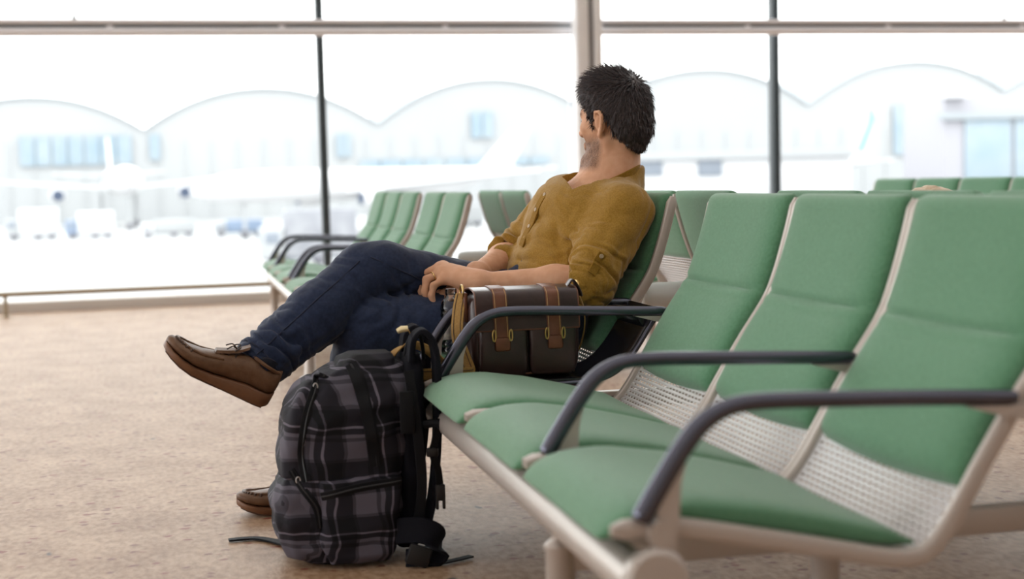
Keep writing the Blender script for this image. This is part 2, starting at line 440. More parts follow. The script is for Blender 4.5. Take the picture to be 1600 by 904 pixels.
for x in (-11, -8.57, -6.13, -3.69, -1.235, 1.2, 3.64, 6.08, 8.5, 10.9, 13.4):
    MB().lathe([(.035, 0), (.035, .008), (.016, .012), (.014, .15)], (x, 10.9, 0), seg=12).build('post', M_BRONZE, ra)

# ------------------------------------------------------------------ the apron and what stands on it
GZ = -6.
M_APRON = mat('apron_concrete', (.37, .375, .38), .8, var=(.05, (.41, .41, .41)))
struct(MB().box((80, 360, GZ-.5), (1600, 690, 1)).build('ground', M_APRON))
M_VAULT = mat('vault_edge', (.31, .335, .355), .6)
M_PALE = mat('pale_cladding', (.365, .375, .385), .7, var=(.03, (.385, .395, .40)))
M_PALEB = mat('pale_blue_glass', (.235, .31, .37), .5, var=(.15, (.31, .36, .395)))
M_LILAC = mat('lilac_cladding', (.34, .335, .365), .7)
M_WHITE = mat('aircraft_white', (.56, .56, .57), .4)
M_TEAL = mat('aircraft_teal', (.22, .42, .44), .4)
M_GREYB = mat('grey_blue', (.20, .225, .265), .5)
M_REDM = mat('red_marking', (.55, .12, .14), .5)
M_NAVYM = mat('blue_vehicle', (.20, .26, .36), .5)
M_TYRE = mat('tyre', (.14, .14, .16), .8)

def out(px, py, Y):                                           # a point at depth Y seen at a bearing (px, py of the 1600x904 frame)
    yaw, pit, rol = math.radians(13.2), math.radians(4.34), math.radians(-1.494)
    f = np.array([math.sin(yaw)*math.cos(pit), math.cos(yaw)*math.cos(pit), -math.sin(pit)]); r = np.array([math.cos(yaw), -math.sin(yaw), 0]); u = np.cross(r, f)
    r2 = r*math.cos(rol)+u*math.sin(rol); u2 = u*math.cos(rol)-r*math.sin(rol)
    d = f+r2*(px-800)/2222-u2*(py-452)/2222
    return np.array([0, 0, .89])+d*Y/d[1]

# terminal: vaulted bays side by side; each is roof arc + gable wall + windows
BY = 330.
vl = [-128, 225, 590, 925, 1262, 1568, 1900]; vly = [205, 201, 192, 178, 162, 140, 120]; pk = [150, 136, 122, 107, 95, 82]
V3 = [out(a, b, BY) for a, b in zip(vl, vly)]
tb = thing('terminal_building', (V3[3][0], BY, GZ), 'pale terminal hall with a row of vaulted roofs across the apron', 'building')
for i in range(6):
    A, B = V3[i], V3[i+1]; top = out((vl[i]+vl[i+1])/2, pk[i], BY)[2]
    N = 24; ts = np.linspace(0, 1, N+1)
    X = A[0]+(B[0]-A[0])*ts; zb = A[2]+(B[2]-A[2])*ts
    hgt = top-(A[2]+B[2])/2; Zc = zb+hgt*(1-np.abs(2*ts-1)**2.1)
    rings = [[(x, BY-.7, z-.5), (x, BY-.7, z), (x, BY+60, z), (x, BY+60, z-.5)] for x, z in zip(X, Zc)]
    MB().loft(rings).build('vault_roof', M_VAULT, tb)
    V = [(x, BY, GZ) for x in X]+[(x, BY, z-.5) for x, z in zip(X, Zc)]
    V += [(x, BY+2, GZ) for x in X]+[(x, BY+2, z-.5) for x, z in zip(X, Zc)]
    n1 = N+1; F = [(k, k+1, n1+k+1, n1+k) for k in range(N)]+[(2*n1+k+1, 2*n1+k, 3*n1+k, 3*n1+k+1) for k in range(N)]
    wl = mk('gable_wall', V, F, M_PALE, tb)
    for k in range(9):                                        # facade ribs
        xx = A[0]+(B[0]-A[0])*(k+.5)/9
        MB().box((xx, BY-.1, GZ+9), (.5, .25, 18)).build('rib', M_PALE, wl)
# blue glazed bands seen on three of the bays
def band(p0, p1, name='window_band', m=M_PALEB, Y=BY-.6, n=6):
    a = out(*p0, Y); b = out(*p1, Y)
    for k in range(n):
        x0 = a[0]+(b[0]-a[0])*k/n; x1 = a[0]+(b[0]-a[0])*(k+1)/n
        MB().box(((x0+x1)/2, Y, (a[2]+b[2])/2), ((x1-x0)*.92, .3, abs(a[2]-b[2]))).build('window_pane', m, tb)
band((28, 214), (208, 256), n=7); band((232, 210), (252, 250), n=1); band((525, 210), (550, 245), n=2)
band((735, 175), (772, 215), n=2); band((1395, 165), (1475, 240), n=4); band((1010, 240), (1330, 247), n=9); band((560, 250), (860, 256), n=9)

# the near pier building at the right with blue glass
pb = thing('pier_building', tuple(out(1545, 300, 190)*np.array([1, 1, 0])+np.array([0, 0, GZ])), 'lilac pier building with tall blue glass panes at the right', 'building')
def wallbox(p0, p1, Y, d, name, m, par):
    a = out(*p0, Y); b = out(*p1, Y)
    return MB().box(((a[0]+b[0])/2, Y+d/2, (a[2]+b[2])/2), (abs(b[0]-a[0]), d, abs(a[2]-b[2])), .05).build(name, m, par)
wallbox((1475, 150), (1760, 352), 190, 12, 'wall', M_LILAC, pb)
wallbox((1483, 144), (1516, 152), 188, 2, 'roof_light', M_WHITE, pb)
for k in range(4):
    wallbox((1508+k*78, 186), (1580+k*78, 290), 189.6, .3, 'window_pane', M_PALEB, pb)
wallbox((1470, 176), (1760, 182), 189, 1, 'cornice', M_VAULT, pb)
# a long white boarding bridge with two grey openings
jb = thing('boarding_bridge', tuple(out(1120, 300, 240)*np.array([1, 1, 0])+np.array([0, 0, GZ])), 'long white boarding bridge with two grey openings behind the man', 'bridge')
wallbox((930, 243), (1330, 318), 240, 6, 'bridge_body', M_WHITE, jb)
for x in (998, 1091): wallbox((x, 245), (x+38, 274), 239.6, .4, 'opening', M_GREYB, jb)
wallbox((925, 240), (1335, 244), 239, 7, 'bridge_roof', M_PALE, jb)
for x in (960, 1180, 1300): wallbox((x, 316), (x+12, 343), 242, 2, 'pier_leg', M_PALE, jb)

def aircraft(px, py, Y, length, dia, head, label, tailm, span=34, finh=1.75):
    """head: heading angle in the ground plane; nose towards +local x"""
    c = out(px, py, Y); ca, sa = math.cos(head), math.sin(head)
    t = thing('aircraft', (c[0], c[1], GZ), label, 'aircraft', 'aircraft on the apron')
    def P(x, y, z): return (c[0]+x*ca-y*sa, c[1]+x*sa+y*ca, c[2]+z)
    rings = []
    for s, r, dz in ((-.5, .04, .9), (-.44, .22, .75), (-.34, .6, .38), (-.22, .92, .06), (-.1, 1, 0), (.3, 1, 0), (.39, .93, -.03), (.45, .7, -.12), (.485, .38, -.22), (.5, .08, -.28)):
        rings.append([P(s*length, r*dia/2*math.cos(a), dz*dia/2+r*dia/2*math.sin(a)) for a in np.linspace(0, 2*PI, 20, endpoint=False)])
    fu = MB().loft(rings).build('fuselage', M_WHITE, t)
    for k in range(12):
        x = -.2*length+k*length*.045
        for sgn in (-1, 1): MB().box(P(x, sgn*dia*.49, dia*.13), (.5, .5, .5), .08).build('cabin_window', M_GREYB, fu)
    def slab(pts, th, name, m, par=t):
        V = [P(x, y, z+th/2) for x, y, z in pts]+[P(x, y, z-th/2) for x, y, z in pts]; n = len(pts)
        F = [tuple(range(n)), tuple(range(2*n-1, n-1, -1))]+[(i, i+n, (i+1) % n+n, (i+1) % n) for i in range(n)]
        return mk(name, V, F, m, par)
    for sgn in (-1, 1):
        slab([(.10*length, sgn*dia*.3, -dia*.25), (-.10*length, sgn*dia*.3, -dia*.25), (-.19*length, sgn*span, dia*.28), (-.145*length, sgn*span, dia*.28)], .45, 'wing', M_WHITE)
        slab([(-.38*length, sgn*.3, dia*.25), (-.47*length, sgn*.3, dia*.25), (-.50*length, sgn*span*.34, dia*.4), (-.46*length, sgn*span*.34, dia*.4)], .3, 'tailplane', M_WHITE)
        en = []
        for q in (0, .35, 1.0, 2.6, 3.6):
            rr = {0: .82, .35: .95, 1.0: 1, 2.6: .8, 3.6: .45}[q]*dia*.27
            en.append([P(.12*length-q*dia*.28, sgn*span*.34+rr*math.cos(a), -dia*.45+rr*math.sin(a)) for a in np.linspace(0, 2*PI, 18, endpoint=False)])
        e = MB().loft(en).build('engine', M_WHITE, t)
        MB().loft([[P(.12*length+.06, sgn*span*.34+dia*.2*math.cos(a)*k, -dia*.45+dia*.2*math.sin(a)*k) for a in np.linspace(0, 2*PI, 18, endpoint=False)] for k in (1, .3)]).build('intake', mat('engine_intake', (.12, .16, .25), .5), e)
    fz = [(-.36*length, 0, dia*.5), (-.47*length, 0, dia*.48), (-.535*length, 0, dia*finh), (-.475*length, 0, dia*finh)]
    V = [P(x, .22, z) for x, y, z in fz]+[P(x, -.22, z) for x, y, z in fz]
    fin = mk('fin', V, [(0, 1, 2, 3), (7, 6, 5, 4), (0, 4, 5, 1), (1, 5, 6, 2), (2, 6, 7, 3), (3, 7, 4, 0)], tailm, t)
    if finh > 2:
        mz = [(-.40*length, 0, dia*.8), (-.44*length, 0, dia*.8), (-.500*length, 0, dia*finh*.62), (-.470*length, 0, dia*finh*.80), (-.455*length, 0, dia*finh*.55)]
        for sg in (-1, 1): mk('tail_marking', [P(x, sg*.26, z) for x, y, z in mz]+[P(x, sg*.30, z) for x, y, z in mz], [tuple(range(5)), tuple(range(9, 4, -1))]+[(i, i+5, (i+1) % 5+5, (i+1) % 5) for i in range(5)], M_TEAL, fin)
    gz = GZ-c[2]
    for x, y in ((.36*length, 0), (-.05*length, dia*.6), (-.05*length, -dia*.6)):
        g = MB().tube([P(x, y, -dia*.4), P(x, y, gz+.5)], .25, 8).build('landing_gear', M_PALE, t)
        MB().lathe([(.3, -.5), (.62, -.45), (.62, .45), (.3, .5)], P(x, y, gz+.62), 'x', 16).build('wheel', M_TYRE, g)
    return t
aircraft(186, 283, 285, 62, 5.4, math.radians(-84), 'white airliner parked at the far left of the window', M_WHITE)
aircraft(575, 287, 205, 54, 4.4, math.radians(-158), 'white airliner whose wing runs behind the far green seats', M_WHITE, 28)
aircraft(1205, 268, 275, 46, 4.6, math.radians(176), 'white airliner with pale teal markings on its tall tail at right', M_WHITE, 28, 3.7)

def truck(px, py, Y, w, h, d, label, mbody, mcab, kind='service_truck'):
    a = out(px, py, Y); x, y = a[0], a[1]
    t = thing(kind, (x, y, GZ), label, 'truck', 'service vehicles on the apron')
    MB().box((x+w*.12, y, GZ+.7+(h-.7)/2), (w*.74, d, h-.7), .12).build('box_body', mbody, t)
    cb = MB().box((x-w*.38, y, GZ+.6+h*.28), (w*.24, d*.95, h*.56), .15).build('cab', mcab, t)
    MB().box((x-w*.505, y, GZ+.6+h*.38), (.06, d*.8, h*.22), .02).build('windscreen', M_GREYB, cb)
    MB().box((x-w*.38, y-d*.48, GZ+.6+h*.38), (w*.14, .06, h*.2), .02).build('side_window', M_GREYB, cb)
    MB().box((x, y, GZ+.6), (w*.96, d*.8, .25), .04).build('chassis', M_GREYB, t)
    for k in (-.36, .1, .36):
        MB().lathe([(.2, -d/2), (.5, -d/2+.04), (.5, d/2-.04), (.2, d/2)], (x+w*k, y, GZ+.5), 'y', 16).build('wheel', M_TYRE, t)
truck(482, 380, 128, 8.6, 4.9, 3.2, 'large grey catering truck behind the far end of the seats', mat('grey_box', (.22, .225, .25), .6, var=(.6, (.31, .315, .335))), M_PALE)
truck(50, 330, 225, 7.5, 4.6, 3, 'white service truck below the aircraft at the left edge', M_WHITE, M_PALE)
truck(140, 332, 222, 7.0, 4.0, 3, 'white truck with blue cab beside the left aircraft', M_WHITE, M_NAVYM)
truck(262, 340, 215, 8.0, 2.6, 3, 'low pale loader parked in front of the engine', M_PALE, M_WHITE)
truck(372, 338, 210, 7.0, 2.4, 3, 'low blue loader right of the engine', M_NAVYM, M_PALE)
truck(720, 320, 220, 7.0, 3.4, 3, 'pale service truck seen above the far seats', M_PALE, M_GREYB)
truck(1300, 318, 215, 8.0, 3.6, 3, 'white service truck right of the dark mullion', M_WHITE, M_PALE)
# ------------------------------------------------------------------ tandem seating
XO = .94
PROF = catmull([(.565, .406), (.657, .404), (.794, .376), (.912, .349), (.995, .331), (1.045, .335), (1.085, .378), (1.133, .455), (1.188, .540), (1.245, .622), (1.272, .685), (1.297, .765), (1.316, .838)], 8)
S_ = np.concatenate([[0], np.cumsum(np.linalg.norm(np.diff(PROF, axis=0), axis=1))])
def prof(s):
    p = np.array([np.interp(s, S_, PROF[:, 0]), np.interp(s, S_, PROF[:, 1])])
    q = np.array([np.interp(s+.004, S_, PROF[:, 0]), np.interp(s+.004, S_, PROF[:, 1])]); o = np.array([np.interp(s-.004, S_, PROF[:, 0]), np.interp(s-.004, S_, PROF[:, 1])])
    t = q-o; t /= np.linalg.norm(t); return p, t, np.array([-t[1], t[0]])      # point, tangent, normal (towards the sitter)
def s_at(x=None, z=None):
    return float(np.interp(z, PROF[45:, 1], S_[45:])) if z is not None else float(S_[np.argmin(abs(PROF[:, 0]-x))])
HW = .238                                                     # half width between the side frames
PITCH = .509

def seat_meshes():
    D = {}
    # side frame: rounded bar along the profile
    ss = np.linspace(0, S_[-1], 60); rings = []
    for i, s in enumerate(ss):
        p, t, n = prof(s); k = 1. if 0 < i < 59 else .55
        rings.append([(p[0]-XO+n[0]*b*.014*k, a*.0095*k, p[1]+n[1]*b*.014*k) for a, b in superring(0, 0, 1, 1, 14, .6)])
    D['frame'] = MB().loft(rings).mesh('side_frame', M_FRAME)
    # perforated shell: rows of slots really cut out
    s0 = s_at(x=.93); s1 = s_at(z=.655); mb = MB(); rowp = .0112; nr = int((s1-s0)/rowp)
    def quad(sa, sb, ya, yb):
        pa, pb = prof(sa)[0], prof(sb)[0]
        mb.add([(pa[0]-XO, ya, pa[1]), (pa[0]-XO, yb, pa[1]), (pb[0]-XO, yb, pb[1]), (pb[0]-XO, ya, pb[1])], [(0, 1, 2, 3)])
    cw = .0205; nc = 22; half = nc*cw/2
    for r in range(nr):
        sa = s0+r*rowp; quad(sa, sa+.0072, -HW, HW); sb, sc_ = sa+.0072, sa+rowp
        off = (r % 2)*cw/2
        quad(sb, sc_, -HW, -half+off); 
        for c in range(nc):
            y = -half+off+c*cw; quad(sb, sc_, y+.0145, min(y+cw, HW))
        if half+off < HW: quad(sb, sc_, half+off, HW)
    me = mb.mesh('perforated_shell', M_SHELL); D['shell'] = me
    # seat cushion
    rings = []; n = 40
    xs = np.concatenate([[.553, .5555, .562, .575, .595], np.linspace(.62, 1.0, 18), [1.015, 1.027, 1.034]])
    zt = lambda x: float(np.interp(x, [.553, .565, .59, .63, .70, .80, .9, 1.0, 1.035], [.392, .414, .430, .440, .443, .428, .404, .374, .352]))
    zb = lambda x: float(np.interp(x, [.553, .565, .60, .657, .794, .912, 1.0, 1.035], [.388, .378, .386, .398, .372, .346, .336, .340]))
    for x in xs:
        a, b = zt(x), zb(x); hw = HW*float(np.interp(x, [.553, .558, .58, .62, 1.0, 1.035], [.90, .945, .985, 1, 1, .97]))
        ring = []
        for u in np.linspace(0, 2*PI, n, endpoint=False):
            yy = sup(math.cos(u), .42); v = sup(math.sin(u), .62); z = (a+b)/2+(a-b)/2*v
            if v > 0: z -= .007*math.cos(yy*PI/2)*min(1, max(0, (x-.64)/.1))    # slightly dished
            ring.append((x-XO, yy*hw, z))
        rings.append(ring)
    D['cush'] = MB().loft(rings).mesh('seat_cushion', M_GREEN, 60)
    # back cushion: a sleeve over the frame, crease at the lumbar bend
    s0 = s_at(z=.425); s1 = S_[-1]+.008; rings = []; sk = s_at(z=.632)
    ss = np.concatenate([[s0-.004, s0, s0+.006, s0+.016], np.linspace(s0+.03, s1-.03, 46), [s1-.018, s1-.009, s1-.002, s1+.002]])
    for s in ss:
        p, t, nn = prof(min(s, S_[-1])); p = p+t*max(0, s-S_[-1])
        e0 = min(1, max(0, (s-s0+.004)/.03)); e1 = min(1, max(0, (s1+.002-s)/.026)); ed = max(.05, math.sqrt(max(0, 1-(1-min(e0, e1))**2)))
        front = (.036+.006*math.sin((s-s0)/(s1-s0)*PI))*ed; bk_ = min(1, max(0, (s-sk+.012)/.02)); back = -.016*ed*bk_+.004*(1-bk_)
        ring = []
        for u in np.linspace(0, 2*PI, n, endpoint=False):
            yy = sup(math.cos(u), .42); v = sup(math.sin(u), .62)
            sk2 = sk-.012*(1-yy*yy)
            cr = math.exp(-((s-sk2)/.0065)**2)*.011 + math.exp(-((s-sk2+.035)/.005)**2)*.0022
            d = (front-cr*ed)*v if v > 0 else -back*v
            if v > 0: d -= .004*math.cos(yy*PI/2)*ed
            hw = HW*(.975 if ed > .6 else .975-.05*(1-ed))
            low = .010*(1-yy*yy)*max(0, 1-(s-s0)/.05)                     # lower edge bows down
            q = p-t*low
            ring.append((q[0]-XO+nn[0]*d, yy*hw, q[1]+nn[1]*d))
        rings.append(ring)
    D['back'] = MB().loft(rings).mesh('back_cushion', M_GREEN, 60)
    # armrest
    ap = catmull([(.604, .418), (.632, .462), (.668, .515), (.700, .550), (.742, .570), (.80, .574), (.92, .5695), (1.06, .563), (1.186, .556)], 6)
    rr = np.interp(np.arange(len(ap)), [0, 1, 14, 24, len(ap)-2, len(ap)-1], [.011, .0150, .0150, .0128, .0122, .009])
    D['arm'] = MB().tube([(x-XO, 0, z) for x, z in ap], rr, 16, ref=(0, 1, 0)).mesh('armrest', M_ARM)
    mb = MB().loft([[(x-XO, y, z) for x, y in ((x0, -.007), (x1, -.007), (x1, .007), (x0, .007))] for z, x0, x1 in ((.335, .608, .648), (.36, .620, .654), (.39, .626, .658), (.470, .632, .664), (.497, .645, .672))])
    mb.lathe([(.02, -.012), (.02, .012)], (.634-XO, 0, .40), 'y', 12)
    D['plate'] = mb.mesh('arm_bracket', M_FRAME)
    mb = MB().loft([[(x-XO, y, z) for x, z in ((1.10, .548), (1.192, .545), (1.225, .575), (1.20, .520))] for y in (-.008, .008)])
    D['mount'] = mb.mesh('arm_mount', M_FRAME)
    # leg, beams in lengths are made per bench
    mb = MB().lathe([(.046, 0), (.048, .006), (.030, .014), (.026, .02), (.0255, .262), (.028, .266), (.028, .274), (.014, .285), (.014, .318)], seg=24)
    D['leg'] = mb.mesh('leg', M_FRAME)
    return D
SD = seat_meshes()
for k in ('shell',): pass

def add_seat(bench, y):
    sh = put('seat_shell', SD['shell'], bench, (0, y, 0))
    so = sh.modifiers.new('thickness', 'SOLIDIFY'); so.thickness = .0016
    for s in (-1, 1): put('side_frame', SD['frame'], sh, (0, s*(HW+.008), 0))
    put('seat_cushion', SD['cush'], sh); put('back_cushion', SD['back'], sh)
    return sh
def add_arm(bench, y):
    a = put('armrest', SD['arm'], bench, (0, y, 0)); put('arm_bracket', SD['plate'], a); put('arm_mount', SD['mount'], a)
def add_beam(bench, y0, y1):
    b = MB().tube([(.612-XO, y0, .326), (.612-XO, y1, .326)], .034, 20).build('beam', M_FRAME, bench, local=True)
    for y, s in ((y0, -1), (y1, 1)):
        MB().lathe([(.030, -.02*s), (.046, -.015*s), (.047, .004*s), (.040, .010*s)], (.625-XO, y, .334), 'y', 28).build('end_cap', M_FRAME, b, local=True)
def add_base(bench, y, rear=True, reach=1.0):
    put('leg', SD['leg'], bench, (.612-XO, y, 0))
    c = MB().box((.60-XO+reach/2+.02, y, .252), (reach, .034, .050), .006).build('crossbar', M_FRAME, bench, local=True)
    MB().box((1.235-XO, y-.0175, .255), (.085, .003, .018), .001).build('label_plate', M_DARKSLOT, c, local=True)
    put('leg', SD['leg'], bench, (1.10-XO, y, -.045))
    br = MB().loft([[(x-XO, y+dy, z) for x, z in ((.90, .335), (1.02, .318), (1.02, .27), (.98, .27))] for dy in (-.012, .012)]).build('seat_support', M_FRAME, bench, local=True)
def add_table(bench, y, w):
    # black side table following the seat's bend
    s0, s1 = 0.02, s_at(z=.535); rings = []
    for s in np.linspace(s0, s1, 40):
        p, t, n = prof(s)
        zf = max(p[1], .392) if p[0] < 1.0 else p[1]
        if p[0] < 1.03: zf = .392+.0*(p[0])
        w2 = 1
        rings.append((p[0], max(p[1], zf) if p[0] < 1.06 else p[1], n))
    P = catmull([(.60, .392), (.75, .392), (.90, .390), (1.0, .392), (1.06, .412), (1.105, .455), (1.15, .52), (1.178, .56)], 6)
    T = np.gradient(P, axis=0); T /= np.linalg.norm(T, axis=1)[:, None]
    R = [[(p[0]-XO-t[1]*b*.009, y+a*w/2, p[1]+t[0]*b*.009) for a, b in superring(0, 0, 1, 1, 20, .3)] for p, t in zip(P, T)]
    tb = MB().loft(R).build('side_table', M_TABLE, bench, local=True)
    for sgn in (-1, 1):
        MB().tube([(p[0]-XO, y+sgn*(w/2+.004), p[1]-.004) for p in P], .0065, 10, ref=(0, 1, 0)).build('table_edge', M_ARM, tb, local=True)
    MB().box((1.135-XO, y, .535), (.02, w*.9, .05), .006, Matrix.Rotation(math.radians(-34), 3, 'Y')).build('table_back', M_TABLE, tb, local=True)
    MB().box((.93-XO, y, .36), (.10, w*.5, .05), .006).build('table_support', M_BLACK, tb, local=True)

Y4 = 1.843
GB = 'tandem benches of green airport seats'
b1 = thing('bench', (XO, 2.9, 0), 'nearest bench of green seats, with a black side table, that the man sits on', 'bench', GB)
L = lambda Y: Y-2.9
for n in (0, 1, 2): add_seat(b1, L(Y4+(n+.5)*PITCH))
add_seat(b1, L(3.66+.2545))
add_table(b1, L((3.385+3.645)/2), .235)
for Y in (Y4, Y4+PITCH, Y4+3*PITCH, 3.66, 3.66+PITCH): add_arm(b1, L(Y))
add_beam(b1, L(1.835), L(4.19)); add_base(b1, L(2.30), reach=1.66); add_base(b1, L(3.93), reach=1.66)
wt = MB().tube([(x-XO, L(4.06), .535) for x in (1.352, 1.356, 1.364, 1.376, 1.40, 1.60)], [.012, .026, .035, .0395, .041, .041], 20).build('tie_tube', M_WTUBE, b1, local=True)

b2 = thing('bench', (2*1.4315-XO, 3.5, 0), 'bench facing away, back to back with the nearest green seats', 'bench', GB, PI)
for Y in (4.535, 4.045, 3.265, 2.765, 2.26): add_seat(b2, -(Y-3.5))
for Y in (4.79, 3.80, 3.52, 2.0): add_arm(b2, -(Y-3.5))
add_beam(b2, -(4.8-3.5), -(1.98-3.5)); put('leg', SD['leg'], b2, (.612-XO, -(2.30-3.5), 0)); put('leg', SD['leg'], b2, (.612-XO, -(3.93-3.5), 0))

FX = -.035
b3 = thing('bench', (XO+FX, 7.6, 0), 'far bench of pale green seats facing left behind the man\'s knee', 'bench', GB)
for Y in (6.47, 7.03): add_seat(b3, Y-7.6)
for Y in (7.78, 8.36, 8.94): add_seat(b3, Y-7.6)
for Y in (6.2, 7.29, 7.52, 8.64, 9.2): add_arm(b3, Y-7.6)
add_table(b3, 7.405-7.6, .2)
add_beam(b3, 6.19-7.6, 9.22-7.6); add_base(b3, 6.62-7.6, reach=1.66); add_base(b3, 8.95-7.6, reach=1.66)
MB().tube([(x-XO, 6.75-7.6, .52) for x in (1.352, 1.356, 1.364, 1.376, 1.40, 1.60)], [.012, .026, .035, .0395, .041, .041], 20).build('tie_tube', M_WTUBE, b3, local=True)

b4 = thing('bench', (2*1.4315-XO, 6.8, 0), 'far bench facing right, its green seat backs left of the man', 'bench', GB, PI)
for Y in (6.51, 7.03): add_seat(b4, -(Y-6.8))
for Y in (6.25, 7.29): add_arm(b4, -(Y-6.8))
add_beam(b4, -(7.3-6.8), -(6.24-6.8)); put('leg', SD['leg'], b4, (.612-XO, .18, 0))

b5 = thing('bench', (XO+2.887, 7.0, 0), 'farthest bench of green seats at the right edge, only backrests showing', 'bench', GB)
for Y in (5.80, 6.30, 6.79, 7.28, 7.77): add_seat(b5, Y-7.0)
for Y in (5.54, 6.05, 8.03): add_arm(b5, Y-7.0)
add_beam(b5, 5.53-7, 8.04-7); add_base(b5, 6.0-7); add_base(b5, 7.6-7)
from mathutils.bvhtree import BVHTree
# ------------------------------------------------------------------ the man
v3 = lambda *a: np.array(a, float)
def nrm(v): v = np.array(v, float); return v/np.linalg.norm(v)
man = thing('person', (.95, 3.91, 0), 'man in mustard shirt and navy jeans, legs crossed, head turned to the window', 'person')
HC = v3(1.226, 3.90, 1.052)                                   # head centre
ang = math.radians(37+17.5)
fh = nrm((-math.cos(ang), math.sin(ang), -.02)); lh = nrm(np.cross((0, 0, 1), fh)); uh = np.cross(fh, lh)
def hd(f, l, u): return HC+fh*f+lh*l+uh*u
AX = (fh, lh, uh)
shL, shR = v3(1.195, 3.725, .798), v3(1.130, 4.090, .830)
elL, wrL = v3(1.062, 3.645, .614), v3(.790, 3.745, .620)
elR, wrR = v3(.972, 4.10, .672), v3(.815, 3.90, .632)
nk = v3(1.205, 3.90, .885)                                    # neck base
pel, mid, che = v3(.985, 3.91, .510), v3(1.055, 3.91, .640), v3(1.122, 3.905, .770)
tn = nrm((-.96, -.14, .24))                                   # chest normal
tw = nrm(np.cross(tn, che-pel)); 

body = Field((.60, 3.56, .46), (1.38, 4.22, 1.20), .003)
B = body
# head
B.ell(hd(-.008, 0, .028), AX, (.098, .077, .090), 0)
B.ell(hd(.022, 0, -.030), AX, (.072, .062, .088), .03)
for s in (-1, 1):
    B.cone(hd(-.010, s*.056, -.058), hd(.070, s*.022, -.108), .019, .019, .018)
    B.ell(hd(.066, s*.035, -.015), AX, (.022, .024, .022), .02)      # cheek bones
B.cone(hd(.080, -.012, -.106), hd(.080, .012, -.106), .019, .019, .018)  # chin
B.cone(hd(.078, -.035, .026), hd(.078, .035, .026), .012, .012, .018)  # brow
for s in (-1, 1): B.ell(hd(.092, s*.032, .006), AX, (.016, .017, .012), .01, True)
B.cone(hd(.090, 0, .012), hd(.113, 0, -.026), .008, .0125, .010)
for s in (-1, 1): B.ell(hd(.103, s*.011, -.030), AX, (.011, .008, .008), .008)
B.cone(hd(.091, -.018, -.060), hd(.091, .018, -.060), .0065, .0065, .008); B.cone(hd(.088, -.016, -.070), hd(.088, .016, -.070), .007, .007, .008)
B.cone(hd(.103, -.02, -.0648), hd(.103, .02, -.0648), .004, .004, .003, subtract=True)
# ears
for s in (-1, 1):
    eb = lambda f, l, u: hd(-.006+f, s*(.070+l), -.008+u)
    pts = [(-.002, .006, -.034), (-.012, .017, -.020), (-.023, .026, .002), (-.025, .028, .020), (-.014, .025, .033), (.004, .017, .033), (.012, .010, .018)]
    for a, b in zip(pts[:-1], pts[1:]): B.cone(eb(*a), eb(*b), .0048, .0048, .004)
    B.ell(eb(-.007, .010, .004), AX, (.017, .008, .029), .008)
    B.ell(eb(.000, .005, -.030), AX, (.009, .006, .010), .006)
    B.cone(eb(.006, .009, -.008), eb(.008, .008, .004), .0045, .004, .004)
    B.ell(eb(-.005, .021, .002), AX, (.008, .008, .014), .004, True)
# neck
B.cone(hd(-.034, 0, -.045), nk+v3(.004, 0, -.01), .050, .058, .022)
B.cone(hd(-.045, 0, -.02), nk+v3(.03, -.01, 0), .042, .047, .02)
B.cone(hd(-.016, .052, -.06), nk+v3(-.038, -.02, -.02), .012, .014, .02)
B.cone(nk, che, .07, .10, .06, (tw, 1.25))
# torso inside the shirt
B.cone(che, mid, .098, .092, .05, (tw, 1.45)); B.cone(mid, pel, .092, .095, .05, (tw, 1.4))
for a, b in ((nk, shL), (nk, shR)): B.cone(a+v3(0, 0, -.055), b+v3(0, 0, -.012), .040, .050, .03)
# arms
B.cone(shL, elL, .050, .043, .03); B.cone(elL, elL+(wrL-elL)*.3, .045, .049, .03); B.cone(elL+(wrL-elL)*.3, wrL, .049, .0295, .02, (v3(0, 0, 1), .92))
B.cone(shR, elR, .050, .043, .03); B.cone(elR, elR+(wrR-elR)*.3, .044, .048, .03); B.cone(elR+(wrR-elR)*.3, wrR, .048, .029, .02)
def finger(pts, r0, r1, k=.006):
    n = len(pts)-1
    for i in range(n):
        ra = r0+(r1-r0)*i/n; rb = r0+(r1-r0)*(i+1)/n
        B.cone(pts[i], pts[i+1], ra, rb, k if i else .012)
# left hand: on top, back of the hand up, fingers draped over the right hand
mcp = [v3(.712, 3.868, .660), v3(.702, 3.846, .657), v3(.700, 3.822, .646), v3(.708, 3.800, .632)]
for i, m_ in enumerate(mcp):
    B.cone(wrL+(v3(0, .012, .004) if i < 2 else v3(0, -.008, -.002)), m_, .024, .0145, .022)
    B.cone(m_, m_+v3(.004, 0, .001), .0135, .0135, .01)
lf = [[mcp[0], v3(.668, 3.872, .657), v3(.650, 3.868, .632), v3(.650, 3.862, .612)],
      [mcp[1], v3(.655, 3.846, .648), v3(.640, 3.842, .616), v3(.646, 3.840, .588)],
      [mcp[2], v3(.657, 3.818, .630), v3(.650, 3.812, .596), v3(.660, 3.812, .570)],
      [mcp[3], v3(.672, 3.794, .614), v3(.664, 3.790, .588), v3(.670, 3.792, .566)]]
for f_, (r0, r1) in zip(lf, ((.0120, .0088), (.0122, .0090), (.0118, .0088), (.0105, .0078))): finger(f_, r0, r1)
finger([wrL+v3(-.02, .03, -.004), v3(.742, 3.892, .640), v3(.712, 3.905, .622), v3(.690, 3.902, .606)], .0165, .0095, .012)
